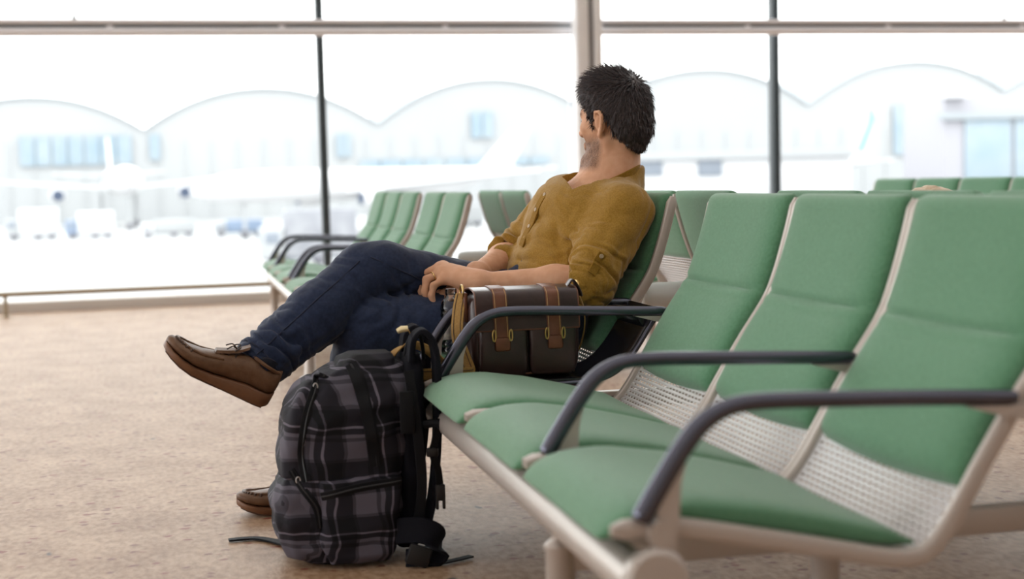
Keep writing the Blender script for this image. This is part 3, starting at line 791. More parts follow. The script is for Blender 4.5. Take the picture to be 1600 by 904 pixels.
# right hand: under the left one, closed round the bottle
mcr = [v3(.748, 3.815, .588), v3(.738, 3.838, .596), v3(.730, 3.862, .600), v3(.728, 3.884, .598)]
for i, m_ in enumerate(mcr): B.cone(wrR, m_, .026, .0145, .022)
rf = [[m_, m_+v3(-.034, -.012, -.008), m_+v3(-.044, -.016, -.034), m_+v3(-.030, -.012, -.050)] for m_ in mcr]
for f_ in rf: finger(f_, .0115, .0088)
finger([wrR+v3(-.012, -.03, -.004), v3(.765, 3.80, .605), v3(.738, 3.785, .590), v3(.715, 3.782, .580)], .016, .0095, .012)
# knuckle and tendon relief, slight
B.displace(lambda P: .0006*waves(P, .02, 5))
V, Q = B.polygons(1)
lf_ = (V-HC) @ fh; ll_ = (V-HC) @ lh; lu_ = (V-HC) @ uh
front = np.clip((lf_+.016-.30*np.clip(lu_+.05, 0, 1))/.02, 0, 1)
low = np.clip((-.030-lu_+.1*np.clip(lf_-.05, 0, 1))/.03, 0, 1)*np.clip((lu_+.142)/.02, 0, 1)
beard = front*low*np.clip(1-np.maximum(0, .06-np.abs(ll_))*0, 0, 1)*(.68+.32*waves(V, .006, 9))
brow = np.exp(-((lu_-.026)/.006)**2)*np.clip((lf_-.07)/.01, 0, 1)*(np.abs(ll_) > .012)
lips = np.exp(-((lu_+.064)/.009)**2)*np.clip((lf_-.085)/.006, 0, 1)*(np.abs(ll_) < .026)
beard = np.clip(np.maximum(beard*1.1*(1-lips), brow*.9), 0, .95)
bo = mk_np('body', V, Q, M_SKIN, man, {'beard': beard})
M_EYE = mat('eye', (.8, .78, .75), .2)
for s in (-1, 1):
    e = MB().lathe([(.0001, -.011), (.006, -.009), (.0105, -.003), (.0105, .003), (.006, .009), (.0001, .011)], hd(.080, s*.031, .006), 'z', 16).build('eye', M_EYE, man)
M_IRIS = mat('iris', (.05, .03, .02), .2)
for s, e in zip((-1, 1), [o for o in man.children if o.name.startswith('eye')]):
    c0 = hd(.0895, s*.0315, .006); MB().loft([[c0+fh*q+r*(math.cos(t)*lh+math.sin(t)*uh) for t in np.linspace(0, 2*PI, 16, endpoint=False)] for r, q in ((.0052, 0), (.0050, .0012), (.002, .0018))]).build('iris', M_IRIS, e)
rp_ = lf[2][0]*.45+lf[2][1]*.55; ra_ = nrm(lf[2][1]-lf[2][0])
a_ = nrm(np.cross(ra_, (0, 1, 0))); b_ = np.cross(ra_, a_)
MB().tube([rp_+.0132*(math.cos(t)*a_+math.sin(t)*b_) for t in np.linspace(0, 2*PI, 28, endpoint=False)], .0022, 8, closed=True).build('ring', M_GOLD, man)

# hair
HF = Field(HC-v3(.16, .16, .15), HC+v3(.16, .16, .18), .003)
HF.ell(hd(-.012, 0, .034), AX, (.105, .0825, .099), 0)
HF.ell(hd(.010, 0, .075), AX, (.082, .070, .070), .03)
HF.ell(hd(-.045, 0, -.005), AX, (.058, .064, .064), .03)
HF.cone(hd(-.068, 0, -.03), hd(-.066, 0, -.080), .040, .027, .03, (lh, 1.35))
sl, X, Y, Z = HF.blk(HF.lo, HF.lo+HF.n*HF.h)
fl = (X-HC[0])*fh[0]+(Y-HC[1])*fh[1]+(Z-HC[2])*fh[2]; ul = (X-HC[0])*uh[0]+(Y-HC[1])*uh[1]+(Z-HC[2])*uh[2]
llg = np.abs((X-HC[0])*lh[0]+(Y-HC[1])*lh[1]+(Z-HC[2])*lh[2])
line = np.interp(fl, [-.12, -.098, -.075, -.055, -.042, -.036, -.026, .004, .012, .020, .026, .036, .050, .070, .090, .12], [-.105, -.100, -.078, -.056, -.040, -.005, .030, .034, .000, -.012, .000, .024, .044, .062, .072, .075]).astype(np.float32)
HF.smax(sl, (line-ul)*.6, .006)
HF.displace(lambda P: .0035*waves(P, .022, 3, 6)+.0016*waves(P, .009, 4, 6))
V, Q = HF.polygons(1)
# tufts on the hair's surface, combed from the crown
nV = np.zeros_like(V); n_ = np.cross(V[Q[:, 2]]-V[Q[:, 0]], V[Q[:, 3]]-V[Q[:, 1]])
for i in range(4): np.add.at(nV, Q[:, i], n_)
nV /= np.linalg.norm(nV, axis=1)[:, None]+1e-9
pick = RNG.choice(len(V), min(len(V), 9000), replace=False); SV = []; SF = []
crown = hd(-.065, .0, .105)
for i in pick:
    p = V[i]; n = nV[i]; f_, l_, u_ = (p-HC) @ fh, (p-HC) @ lh, (p-HC) @ uh
    if n @ (p-hd(-.01, 0, .03)) < 0 or (p-hd(-.012, 0, .032)) @ n < .05: continue
    d = p-crown; d = d-n*(d @ n); d = nrm(d+1e-6)
    top = min(1, max(0, (u_-.07)/.05))
    d = nrm(d*(1.0)+fh*.35*top+RNG.normal(size=3)*.15+n*(.05+.85*top*RNG.random()))
    Lh = (.016+.012*RNG.random())*(1+.7*top) if u_ > -.04 else .010+.006*RNG.random()
    w = nrm(np.cross(d, n))*(.0009+.0008*RNG.random()); dn = -v3(0, 0, 1)*.25*Lh*(1-top)
    b0 = p-n*.002; b1 = p+d*Lh*.5+n*.0015; b2 = p+d*Lh+dn*.5
    o = len(SV); SV += [b0-w, b0+w, b1+w*.8, b1-w*.8, b2, b1+n*.0012]; SF += [(o, o+1, o+2, o+5), (o, o+5, o+3, o+3)[:3], (o+3, o+5, o+4), (o+5, o+2, o+4)]
nh = len(V)
allV = np.concatenate([V, np.array(SV)]); allF = Q.tolist()+[tuple(nh+k for k in f) for f in SF]
mk('hair', allV, allF, M_HAIR, man, sharp=None)

# shirt
SH = Field((.82, 3.53, .44), (1.40, 4.26, .98), .003)
S = SH
S.cone(che+v3(.002, 0, .015), mid, .118, .112, .05, (tw, 1.50)); S.cone(mid, pel+v3(-.0, 0, -.01), .112, .122, .06, (tw, 1.36))
S.cone(nk+v3(.005, 0, -.035), che, .078, .122, .07, (tw, 1.40))
for sh_ in (shL, shR):
    S.cone(nk+v3(.0, 0, -.022)+(sh_-nk)*.25, sh_+v3(0, 0, -.004), .054, .064, .05)
S.cone(shL, elL, .078, .068, .03); cL = elL+(wrL-elL)*.13; S.cone(elL, elL+(wrL-elL)*.25, .066, .060, .02)
S.cone(shR, elR, .074, .062, .025); cR = elR+(wrR-elR)*.16; S.cone(elR, elR+(wrR-elR)*.3, .060, .056, .02)
# rolled cuffs stand proud of the sleeves
dL, dR = nrm(wrL-elL), nrm(wrR-elR)
S.cone(cL-dL*.036, cL, .074, .072, .003); S.cone(cR-dR*.036, cR, .069, .068, .003)
S.cone(nk+v3(.03, 0, -.04), nk+v3(.045, -.008, .02), .062, .058, .04)
S.half(v3(1.285, 3.87, .918), (-.37, -.02, .93), (1.07, 3.79, .83), (1.36, 4.01, .98), .006)
S.half(cL, dL, cL-v3(.14, .11, .13), cL+v3(.02, .066, .13), .003); S.half(cR, dR, cR-v3(.12, .055, .09), cR+v3(.05, .1, .09), .003)
S.cone(cL-dL*.01, cL+dL*.06, .0495, .051, .004, subtract=True); S.cone(cR-dR*.01, cR+dR*.06, .049, .050, .004, subtract=True)
# neck opening with a short open front
S.cone(nk+v3(.004, 0, -.02), hd(-.03, 0, -.02), .068, .080, .006, subtract=True)
S.cone(nk+v3(-.06, -.012, -.012), nk+v3(-.10, -.02, -.055), .030, .006, .008, subtract=True)
def shirt_folds(P):
    d = .0016*waves(P, .05, 21, 5)+.0022*waves(P, .10, 27, 3, None, .5, True)
    belly = np.exp(-((P[:, 2]-.555)/.05)**2)*np.clip((1.10-P[:, 0])/.06, 0, 1)
    d += belly*.010*waves(P, .040, 22, 3, (tn*.35+v3(0, 0, 1)), .35, True)
    for c, s_, ax, lam, am in ((elL, .075, nrm(shL-elL), .034, .0055), (elR, .07, nrm(shR-elR), .034, .006), (shL+v3(-.05, 0, -.06), .07, nrm((-.6, -.3, .75)), .05, .0045),
                               (shR+v3(-.03, .0, -.05), .06, nrm((-.5, .4, .7)), .05, .004), (mid+v3(-.05, -.10, 0), .10, nrm((.55, 0, .85)), .06, .0045), (che+v3(-.08, -.08, -.02), .08, nrm((.8, .2, .7)), .065, .003)):
        d += 1.7*am*gauss(P, c, s_*1.15)*waves(P, lam, int(lam*1e4)+int(s_*1e3), 3, ax, .3, True)
    return d
S.displace(shirt_folds)
V, Q = S.polygons(1)
shirt = mk_np('shirt', V, Q, M_SHIRT, man)
# band collar, placket, buttons, sleeve tab
cp = []
for a in np.linspace(math.radians(28), math.radians(332), 44):     # ring round the neck, open in front
    dirv = nrm(tn-v3(0, 0, tn[2]))*math.cos(a)+nrm(np.cross((0, 0, 1), tn))*math.sin(a)
    p = v3(1.211, 3.891, 0)+dirv*v3(.079, .086, 0); p[2] = .918+(p[0]-1.285)*.37/.93+.002; cp.append(p)
cp = np.array(cp)
MB().ribbon(cp, v3(.12, 0, 1), .022, .007).build('collar', M_SHIRTD, shirt)
pp = []
for t in np.linspace(0, 1, 14):
    o = nk*(1-t)+(mid+v3(0, .0, .02))*t+v3(-.03, -.02, -.035)*(1-t)
    pp.append(S.hit(o+tn*.30+v3(0, 0, .02), -tn, .4))
pp = np.array(pp); pw = nrm(np.cross(tn, pp[-1]-pp[0]))
for _ in range(3): pp[1:-1] = (pp[:-2]+2*pp[1:-1]+pp[2:])/4
MB().ribbon(pp+tn*.0015, pw, .030, .006).build('placket', M_SHIRTD, shirt)
def button(p, n, parent, r=.0058):
    n = nrm(n); a = nrm(np.cross(n, (.3, .1, 1))); b = np.cross(n, a); rings = []
    for k, (rr, hh) in enumerate(((r, 0), (r, .0022), (r*.85, .0030), (r*.6, .0022), (r*.2, .0022))):
        rings.append([p+n*hh+rr*(math.cos(t)*a+math.sin(t)*b) for t in np.linspace(0, 2*PI, 16, endpoint=False)])
    MB().loft(rings).build('button', M_BUTTON, parent)
for t in (.8, 3.6, 6.4, 9.4):
    i = int(t); p = pp[i]*(1-t+i)+pp[i+1]*(t-i); button(p+tn*.0045, tn+v3(0, -.15, .1), shirt)
tp = [];
for t in np.linspace(0, 1, 8):
    o = (elL*.92+shL*.08)*(1-t)+(elL*.64+shL*.36)*t
    tp.append(S.hit(o+v3(-.03, -.25, .02), v3(.06, 1, -.03), .4)+v3(0, -.0045, 0))
tp = np.array(tp); MB().ribbon(tp, np.cross(tp[-1]-tp[0], (0, 1, 0)), .024, .005).build('sleeve_tab', M_SHIRTD, shirt)
button(tp[-2]+v3(0, -.003, 0), (0, -1, .05), shirt)

# trousers
hipL, hipR = v3(.985, 3.83, .487), v3(.995, 4.0, .497)
knR, akR = v3(.500, 3.885, .648), v3(.190, 3.745, .430)
knL, akL = v3(.500, 3.845, .500), v3(.372, 3.905, .085)
TR = Field((.10, 3.60, .03), (1.20, 4.16, .78), .0036); T = TR
T.cone(hipL+v3(.01, 0, .03), hipR+v3(.01, 0, .03), .108, .108, .05); T.cone(pel+v3(.01, 0, .03), pel+v3(.02, 0, .09), .105, .100, .05, (v3(0, 1, 0), 1.45))
T.cone(hipL, knL, .104, .086, .05); T.cone(knL, akL+v3(0, 0, .0), .084, .064, .03)
TB = Field((.10, 3.60, .03), (1.20, 4.16, .78), .0036); TA = T; T = TB
T.cone(hipR+v3(0, 0, .02), knR+v3(.05, 0, .012), .096, .071, .03); T.cone(knR+v3(.045, .005, .008), knR, .072, .080, .03)
dS = nrm(akR-knR); T.cone(knR, knR+(akR-knR)*.45, .080, .078, .028); T.cone(knR+(akR-knR)*.45, akR+dS*.05, .078, .065, .03)
dS2 = nrm(akL-knL)
hem = akR+dS*.018
T.half(hem, dS, hem-v3(.16, .14, .16), hem+v3(.1, .14, .1), .004)
T.cone(hem-dS*.012, hem+dS*.06, .056, .058, .004, subtract=True)
T = TA; T.smin((slice(None),)*3, TB.g, .008)
hemL = akL+v3(0, 0, .0); T.half(hemL, dS2, (.2, 3.7, .03), (.6, 4.1, .14), .004)
def jean_folds(P):
    d = .0014*waves(P, .05, 31, 5)+.0022*waves(P, .09, 37, 3, None, .5, True)
    for c, s_, ax, lam, am in ((knR+v3(.06, -.07, -.05), .050, nrm((.9, 0, .45)), .036, .004), (akR+v3(.05, 0, .04), .060, -dS, .036, .0075), (akR-dS*.12, .055, nrm(-dS+v3(.1, 0, .6)), .05, .0045),
                               (knR+v3(-.08, -.02, -.03), .06, nrm((.5, .2, .8)), .05, .0035), (knL+v3(.05, -.06, -.02), .07, nrm((.8, 0, -.6)), .05, .003), (hipL+v3(-.12, -.06, .02), .09, nrm((.7, 0, .7)), .05, .004), (akL+v3(0, 0, .12), .08, v3(0, 0, 1), .045, .006)):
        d += 1.5*am*gauss(P, c, s_*1.15)*waves(P, lam, int(lam*1e4)+int(s_*1e3)+1, 3, ax, .3, True)
    return d
T.displace(jean_folds)
V, Q = T.polygons(1)
trs = mk_np('trousers', V, Q, M_JEANS, man)
# outer seams laid on the cloth, and the hem roll of the raised leg
def on_cloth(pts, d, lift=.001): return np.array([T.hit(np.array(p)-np.array(d)*.25, d, .5)-np.array(d)*lift for p in pts])
sp = on_cloth([knR*(1-t)+(akR+dS*.01)*t+v3(.0, 0, .036)*(1-t*.6) for t in np.linspace(.02, 1, 26)], nrm((.25, 1, -.12)))
MB().tube(sp, .0022, 6).build('seam', M_SEAM, trs)
sp = on_cloth([knR*(1-t)+(hipR+v3(-.12, 0, .0))*t+v3(.02, 0, .040-.035*t) for t in np.linspace(.0, .75, 20)], nrm((.2, 1, -.12)))
MB().tube(sp, .0020, 6).build('seam', M_SEAM, trs)
a_ = nrm(np.cross(dS, (0, 0, 1))); b_ = np.cross(dS, a_)
hp = []
for t in np.linspace(0, 2*PI, 40, endpoint=False):
    w_ = math.cos(t)*a_+math.sin(t)*b_; hp.append(T.hit(hem-dS*.030+w_*.12, -w_, .12)+w_*.0005)
MB().tube(hp, .0022, 6, closed=True).build('seam', M_SEAM, trs)

# socks and shoes
def shoe(heel, toe, up, ankle, leg_dir, label_side):
    """lofted moccasin: heel and toe are points on the ground line of the sole"""
    ax = nrm(toe-heel); Lg = np.linalg.norm(toe-heel); up = nrm(up-ax*(up @ ax)); sd = np.cross(up, ax)
    P = lambda s, w, h: heel+ax*s*Lg+sd*w+up*h
    s_ = np.array([0, .015, .05, .12, .25, .40, .55, .70, .82, .91, .97, .992, 1.0])
    wd = np.array([.016, .026, .034, .038, .037, .037, .043, .050, .049, .041, .026, .014, .004])*1.02
    rock = lambda s: .030*max(0, (s-.62)/.38)**2+.012*max(0, (.07-s)/.07)**2
    tS = lambda s: float(np.interp(s, [0, .25, .45, .6, 1], [.034, .036, .026, .021, .015]))
    rings = []
    for s, w in zip(s_, wd): rings.append([P(s, a*(w+.003), rock(s)+h*tS(s)) for a, h in ((-1, .25), (-.9, 0), (.9, 0), (1, .25), (1.0, .9), (.92, 1.02), (-.92, 1.02), (-1.0, .9))])
    sh = thing_part = MB().loft(rings).build('shoe', M_SOLE, man, 50)
    MB().loft([[P(s, a*(w-.001), rock(s)-.0035+h*.005) for a, h in ((-1, 0), (1, 0), (1, 1), (-1, 1))] for s, w in zip(s_[2:-2], wd[2:-2])]).build('tread', M_SOLED, sh)
    # heel counter of the sole rising up the back
    tops = np.array([.084, .096, .102, .100, .106, .096, .078, .062, .052, .045, .037, .030, .026])
    rings = []
    for s, w, tz in zip(s_, wd, tops):
        z0 = rock(s)+tS(s)*.92; z1 = max(rock(s)+tz, z0+.006); rg = []
        for a in np.linspace(0, 2*PI, 28, endpoint=False):
            c, q = math.cos(a), math.sin(a)
            ww = w*(1-.30*max(0, q)**1.5*(1 if s < .5 else .6)); rg.append(P(s+(.018 if s == 0 else 0)*max(0, q), sup(c, .7)*ww, (z0+z1)/2+(z1-z0)/2*sup(q, .8)))
        rings.append(rg)
    up_ = MB().loft(rings).build('upper', M_SHOE, sh, 60)
    bpy.context.view_layer.update(); bv = BVHTree.FromPolygons([up_.matrix_world @ q.co for q in up_.data.vertices], [list(q.vertices) for q in up_.data.polygons])
    def top(s, w):
        h = bv.ray_cast(Vector(P(s, w, .25)), Vector(-up)); return np.array(h[0]) if h[0] else P(s, w, .04)
    # moccasin seam with puckers round the toe
    ms = []
    for t in np.linspace(-1, 1, 41):
        s = .52+.40*math.sqrt(max(0, 1-abs(t)**2.6)); w = float(np.interp(s, s_, wd))
        hh = float(np.interp(s, s_, tops)); z0 = rock(s)+tS(s)
        ms.append(top(s, t*w*.80)+up*.001)
    MB().tube(ms, .0040, 8).build('toe_seam', M_SHOE, sh)
    for i in range(4, 37, 2):
        c = ms[i]; t = -1+2*i/40; o_ = nrm(sd*t*1.0+ax*(1-abs(t))*1.0)
        MB().tube([c-o_*.003+up*.001, c+o_*.005+up*.000, c+o_*.011-up*.010], [.0020, .0042, .002], 6).build('pucker', M_PUCK, sh)
    # tongue, collar, laces
    MB().loft([[P(s, a*.020, h+b) for a, b in ((-1, -.004), (1, -.004), (.8, .004), (-.8, .004))] for s, h in ((.60, .076), (.50, .090), (.42, .104), (.36, .122))]).build('tongue', M_SHOE, sh)
    for k, s in enumerate((.43, .49, .55)):
        h = float(np.interp(s, s_, tops))+.004
        MB().tube([P(s, -.026, h-.016), P(s+.006, -.012, h), P(s+.008, .012, h), P(s, .026, h-.016)], .0022, 6).build('lace', M_LACE, sh)
    h = float(np.interp(.42, s_, tops))+.008
    for sg in (-1, 1):
        MB().tube(catmull([P(.44, 0, h), P(.43, sg*.016, h+.012), P(.46, sg*.032, h+.002), P(.46, sg*.014, h-.002), P(.44, 0, h)], 6), .0018, 6).build('lace', M_LACE, sh)
        MB().tube(catmull([P(.44, 0, h), P(.49, sg*.012, h+.006), P(.53, sg*.022, h-.006)], 6), .0018, 6).build('lace', M_LACE, sh)
    MB().tube([P(.16+.14*math.cos(t), .031*math.sin(t), .101+.006*math.cos(t)) for t in np.linspace(0, 2*PI, 28, endpoint=False)], .0045, 8, closed=True).build('collar', M_SHOE, sh)
    sk = MB().tube([P(.17, 0, .055), P(.165, 0, .10), P(.17, 0, .10)*.4+ankle*.6, ankle-leg_dir*.06], [.030, .034, .038, .042], 18).build('sock', M_SOCK, man)
    return sh
shoe(v3(.205, 3.715, .325), v3(-.060, 3.690, .475), v3(.50, -.10, .84), akR, dS, 'raised')
shoe(v3(.425, 3.915, .002), v3(.128, 3.905, .002), v3(0, 0, 1), akL, dS2, 'planted')
# ------------------------------------------------------------------ messenger bag on the side table
TZ = .4015
bag = thing('messenger_bag', (.838, 3.49, TZ), 'dark brown leather messenger bag with tan straps on the black side table', 'bag')
def pillow_box(c, sx, sy, sz, bulge=(0, 0, 0), e=.28, n=36, levels=14, lean=0.):
    rings = []
    for t in np.linspace(-1, 1, levels):
        tt = sup(t, .8) if abs(t) < 1 else t
        k = (1-abs(t)**10*.10); b = 1-abs(t)**2
        rings.append([(x+lean*t, y, c[2]+t*sz/2) for x, y in superring(c[0], c[1], (sx/2+bulge[0]*b)*k, (sy/2+bulge[1]*b)*k, n, e)])
    return MB().loft(rings)
BX0, BX1, BYF, BYB = .702, .972, 3.428, 3.545
cx, cy = (BX0+BX1)/2, (BYF+BYB)/2
pillow_box((cx, cy, TZ+.106), BX1-BX0, BYB-BYF, .205, (.006, .008, 0), .26).build('bag_body', M_BAG, bag)
for x0, x1 in ((BX0+.012, cx-.003), (cx+.003, BX1-.012)):     # two front pockets
    pillow_box(((x0+x1)/2, BYF-.008, TZ+.075), x1-x0, .034, .128, (.0, .009, 0), .35, 28).build('front_pocket', M_BAG, bag)
# flap: over the top and down the front
fp = catmull([(BYB+.004, TZ+.13), (BYB+.006, TZ+.195), (BYB-.010, TZ+.216), (cy, TZ+.2235), (BYF-.002, TZ+.217), (BYF-.0165, TZ+.198), (BYF-.022, TZ+.16), (BYF-.0275, TZ+.122)], 5)
rings = []
for k, (y, z) in enumerate(fp):
    rings.append([(x, y, z) for x in np.linspace(BX0+.004, BX1-.004, 14)])
def sheet(rings, th, name, m, par):
    """a bent sheet given as rows of points, with thickness"""
    R = np.array(rings, float); a, b = R.shape[:2]
    du = np.gradient(R, axis=0); dv = np.gradient(R, axis=1); n = np.cross(du, dv); n /= np.linalg.norm(n, axis=2)[..., None]+1e-12
    V = np.concatenate([(R+n*th/2).reshape(-1, 3), (R-n*th/2).reshape(-1, 3)]); o = a*b; F = []
    for i in range(a-1):
        for j in range(b-1):
            q = (i*b+j, i*b+j+1, (i+1)*b+j+1, (i+1)*b+j); F.append(q); F.append(tuple(o+k for k in q[::-1]))
    for i in range(a-1):
        F.append((i*b, (i+1)*b, o+(i+1)*b, o+i*b)); F.append(((i+1)*b-1+b, (i+1)*b-1, o+(i+1)*b-1, o+(i+1)*b-1+b))
    for j in range(b-1):
        F.append((j+1, j, o+j, o+j+1)); e_ = (a-1)*b; F.append((e_+j, e_+j+1, o+e_+j+1, o+e_+j))
    return mk(name, V, F, m, par)
flap = sheet(rings, .005, 'flap', M_BAG, bag)
edge = [r[0] for r in rings]+rings[-1][1:-1]+[r[-1] for r in rings[::-1]]
MB().tube(np.array(edge)+np.array((0, -.001, .001)), .0022, 6).build('piping', M_TAN, flap)
for sx in (.768, .902):                                       # the two buckled straps
    P = [(sx, y-.004 if y < cy else y+.003, z+(.0035 if abs(y-cy) < .055 else 0)) for y, z in fp[14:]]+[(sx, BYF-.034, TZ+.105), (sx, BYF-.037, TZ+.088)]
    st = MB().ribbon(catmull(P, 2), (1, 0, 0), .036, .004).build('strap', M_TAN, bag)
    for s in (-1, 1):
        MB().ribbon(np.array(catmull(P, 2))+np.array((s*.0145, -.0022, .0005)), (1, 0, 0), .0014, .0016).build('stitching', M_STITCH, st)
    MB().box((sx, BYF-.0385, TZ+.090), (.038, .008, .034), .006).build('strap_tongue', M_TAN, st)
    for s in (-1, 1):
        MB().tube([(sx+s*(.021+.004*math.cos(t)), BYF-.040, TZ+.112+.014*math.sin(t)) for t in np.linspace(0, 2*PI, 20, endpoint=False)], .0019, 8, closed=True).build('buckle', M_BRASS, st)
# side rings and the hang tab at the right top corner
for x, s in ((BX0-.008, -1), (BX1+.008, 1)):
    g = MB().box((x, cy, TZ+.178), (.010, .045, .075), .004).build('side_tab', M_TAN, bag)
    MB().tube([(x+s*.006, cy+.021*math.cos(t), TZ+.216+.017*math.sin(t)) for t in np.linspace(0, 2*PI, 24, endpoint=False)], .0024, 8, closed=True).build('ring', M_BRASS, g)
MB().ribbon(catmull([(BX1-.02, cy-.03, TZ+.222), (BX1-.006, cy-.035, TZ+.238), (BX1+.010, cy-.035, TZ+.214), (BX1+.016, cy-.035, TZ+.196)], 5), (0, 1, 0), .03, .004).build('handle_tab', M_BAG, bag)
MB().box((cx, BYF-.012, TZ+.012), (BX1-BX0-.03, .006, .004), .001).build('base_seam', M_TAN, bag)
# canvas shoulder strap: from the left ring down to the table, along its front edge and back
sp = catmull([(BX0-.014, cy, TZ+.212), (BX0-.026, cy-.012, TZ+.17), (BX0-.034, cy-.035, TZ+.11), (BX0-.022, cy-.06, TZ+.055), (BX0-.016, cy-.075, TZ+.028), (BX0-.026, cy-.086, TZ+.014)], 7)
wd = np.array([nrm(np.array((.75, -.65, .10))) for _ in sp]); s1 = MB().ribbon(sp, wd, .034, .0035).build('shoulder_strap', M_CANVAS, bag)
for off in (-.010, .010): MB().ribbon(sp+wd*off+np.array((-.0012, -.0016, 0)), wd, .0016, .002).build('stitching', M_LACE, s1)
sp2 = catmull([(BX0-.006, cy-.05, TZ+.020), (BX0-.012, cy-.092, TZ+.020), (BX0-.06, cy-.098, TZ+.021), (BX0-.11, cy-.086, TZ+.021), (BX0-.165, cy-.075, TZ+.022), (BX0-.215, cy-.06, TZ+.026)], 7)
s2 = MB().ribbon(sp2, (0, 0, 1), .036, .0035).build('shoulder_strap', M_CANVAS, bag)
for off in (-.011, .011): MB().ribbon(sp2+np.array((0, -.0024, off)), (0, 0, 1), .0016, .002).build('stitching', M_LACE, s2)
sp3 = catmull([(BX0-.052, cy-.104, TZ+.008), (BX0-.075, cy-.105, TZ+.038), (BX0-.105, cy-.100, TZ+.072), (BX0-.135, cy-.09, TZ+.094), (BX0-.17, cy-.075, TZ+.098), (BX0-.205, cy-.06, TZ+.072), (BX0-.222, cy-.055, TZ+.03)], 7)
MB().ribbon(sp3, nrm(np.array((.55, -.75, .35))), .030, .0035).build('shoulder_strap', M_CANVAS, bag)
sp4 = catmull([(BX1+.016, cy, TZ+.205), (BX1+.030, cy-.006, TZ+.165), (BX1+.034, cy+.0, TZ+.115), (BX1+.026, cy+.02, TZ+.06), (BX1+.012, cy+.05, TZ+.02), (BX1+.0, cy+.075, TZ+.012)], 7)
MB().ribbon(sp4, nrm(np.array((.3, 1, 0))), .030, .0035).build('shoulder_strap', M_CANVAS, bag)

# ------------------------------------------------------------------ water bottle beside the thigh
bo_ = thing('water_bottle', (.704, 3.715, .436), 'clear ribbed plastic water bottle standing beside the man\'s thigh', 'bottle')
pr_ = [(.001, 0), (.026, 0), (.030, .004)]
for k in range(7): z = .012+k*.0155; pr_ += [(.0305, z), (.0275, z+.006), (.0305, z+.012)]
pr_ += [(.030, .124), (.026, .138), (.017, .150), (.0135, .156), (.0135, .160)]
MB().lathe(pr_, (.704, 3.715, .437), seg=28).build('bottle_body', M_PET, bo_)
MB().lathe([(.0155, .157), (.0158, .160), (.0155, .172), (.013, .174), (.001, .174)], (.704, 3.715, .437), seg=24).build('cap', M_CAP, bo_)
MB().lathe([(.0312, .040), (.0314, .041), (.0314, .078), (.0312, .079)], (.704, 3.715, .437), seg=28).build('label', mat('bottle_film', (.22, .20, .19), .3, var=(70, (.5, .45, .38))), bo_)

# ------------------------------------------------------------------ backpack
def plaid(name):
    m = bpy.data.materials.new(name); m.use_nodes = True; n = m.node_tree; L = n.links; b = n.nodes['Principled BSDF']
    t = n.nodes.new('ShaderNodeTexCoord'); sep = n.nodes.new('ShaderNodeSeparateXYZ')
    nz = n.nodes.new('ShaderNodeTexNoise'); nz.inputs['Scale'].default_value = 7; L.new(t.outputs['Object'], nz.inputs['Vector'])
    ad = n.nodes.new('ShaderNodeVectorMath'); ad.operation = 'MULTIPLY_ADD'; ad.inputs[1].default_value = (.035, .035, .035)
    L.new(nz.outputs['Color'], ad.inputs[0]); L.new(t.outputs['Object'], ad.inputs[2]); L.new(ad.outputs[0], sep.inputs[0])
    def math_(op, a, c):
        x = n.nodes.new('ShaderNodeMath'); x.operation = op
        for i, v in enumerate((a, c)):
            if isinstance(v, (int, float)): x.inputs[i].default_value = v
            else: L.new(v, x.inputs[i])
        return x.outputs[0]
    def stripes(src, per, off):
        f = math_('FRACT', math_('ADD', math_('DIVIDE', src, per), off), 0)
        r = n.nodes.new('ShaderNodeValToRGB'); r.color_ramp.interpolation = 'CONSTANT'; e = r.color_ramp.elements
        e[0].position = 0; e[0].color = (0, 0, 0, 1); e[1].position = .10; e[1].color = (.9, .9, .9, 1)
        for p, v in ((.14, .0), (.44, .30), (.50, .62), (.86, .25), (.93, .62)):
            k = e.new(p); k.color = (v, v, v, 1)
        L.new(f, r.inputs['Fac']); return r.outputs['Color']
    xy = math_('ADD', math_('MULTIPLY', sep.outputs[0], 1.), math_('MULTIPLY', sep.outputs[1], .8))
    s = math_('ADD', math_('MULTIPLY', stripes(xy, .135, .12), .5), math_('MULTIPLY', stripes(sep.outputs[2], .125, .3), .5))
    r = n.nodes.new('ShaderNodeValToRGB'); e = r.color_ramp.elements
    e[0].color = (.004, .004, .006, 1); e[1].color = (.15, .135, .17, 1); e[0].position = .02; e[1].position = .80
    k = e.new(.33); k.color = (.016, .0145, .021, 1)
    L.new(s, r.inputs['Fac']); L.new(r.outputs['Color'], b.inputs['Base Color']); b.inputs['Roughness'].default_value = .72; b.inputs['Specular IOR Level'].default_value = .2
    w = n.nodes.new('ShaderNodeTexNoise'); w.inputs['Scale'].default_value = 500; bp = n.nodes.new('ShaderNodeBump'); bp.inputs['Strength'].default_value = .25; bp.inputs['Distance'].default_value = .002
    L.new(t.outputs['Object'], w.inputs['Vector']); L.new(w.outputs['Fac'], bp.inputs['Height']); L.new(bp.outputs['Normal'], b.inputs['Normal'])
    return m
M_PLAID = plaid('plaid_fabric')
PY = 3.41
bp = thing('backpack', (.37, PY, 0), 'black and grey plaid backpack standing on the floor against the bench', 'backpack')
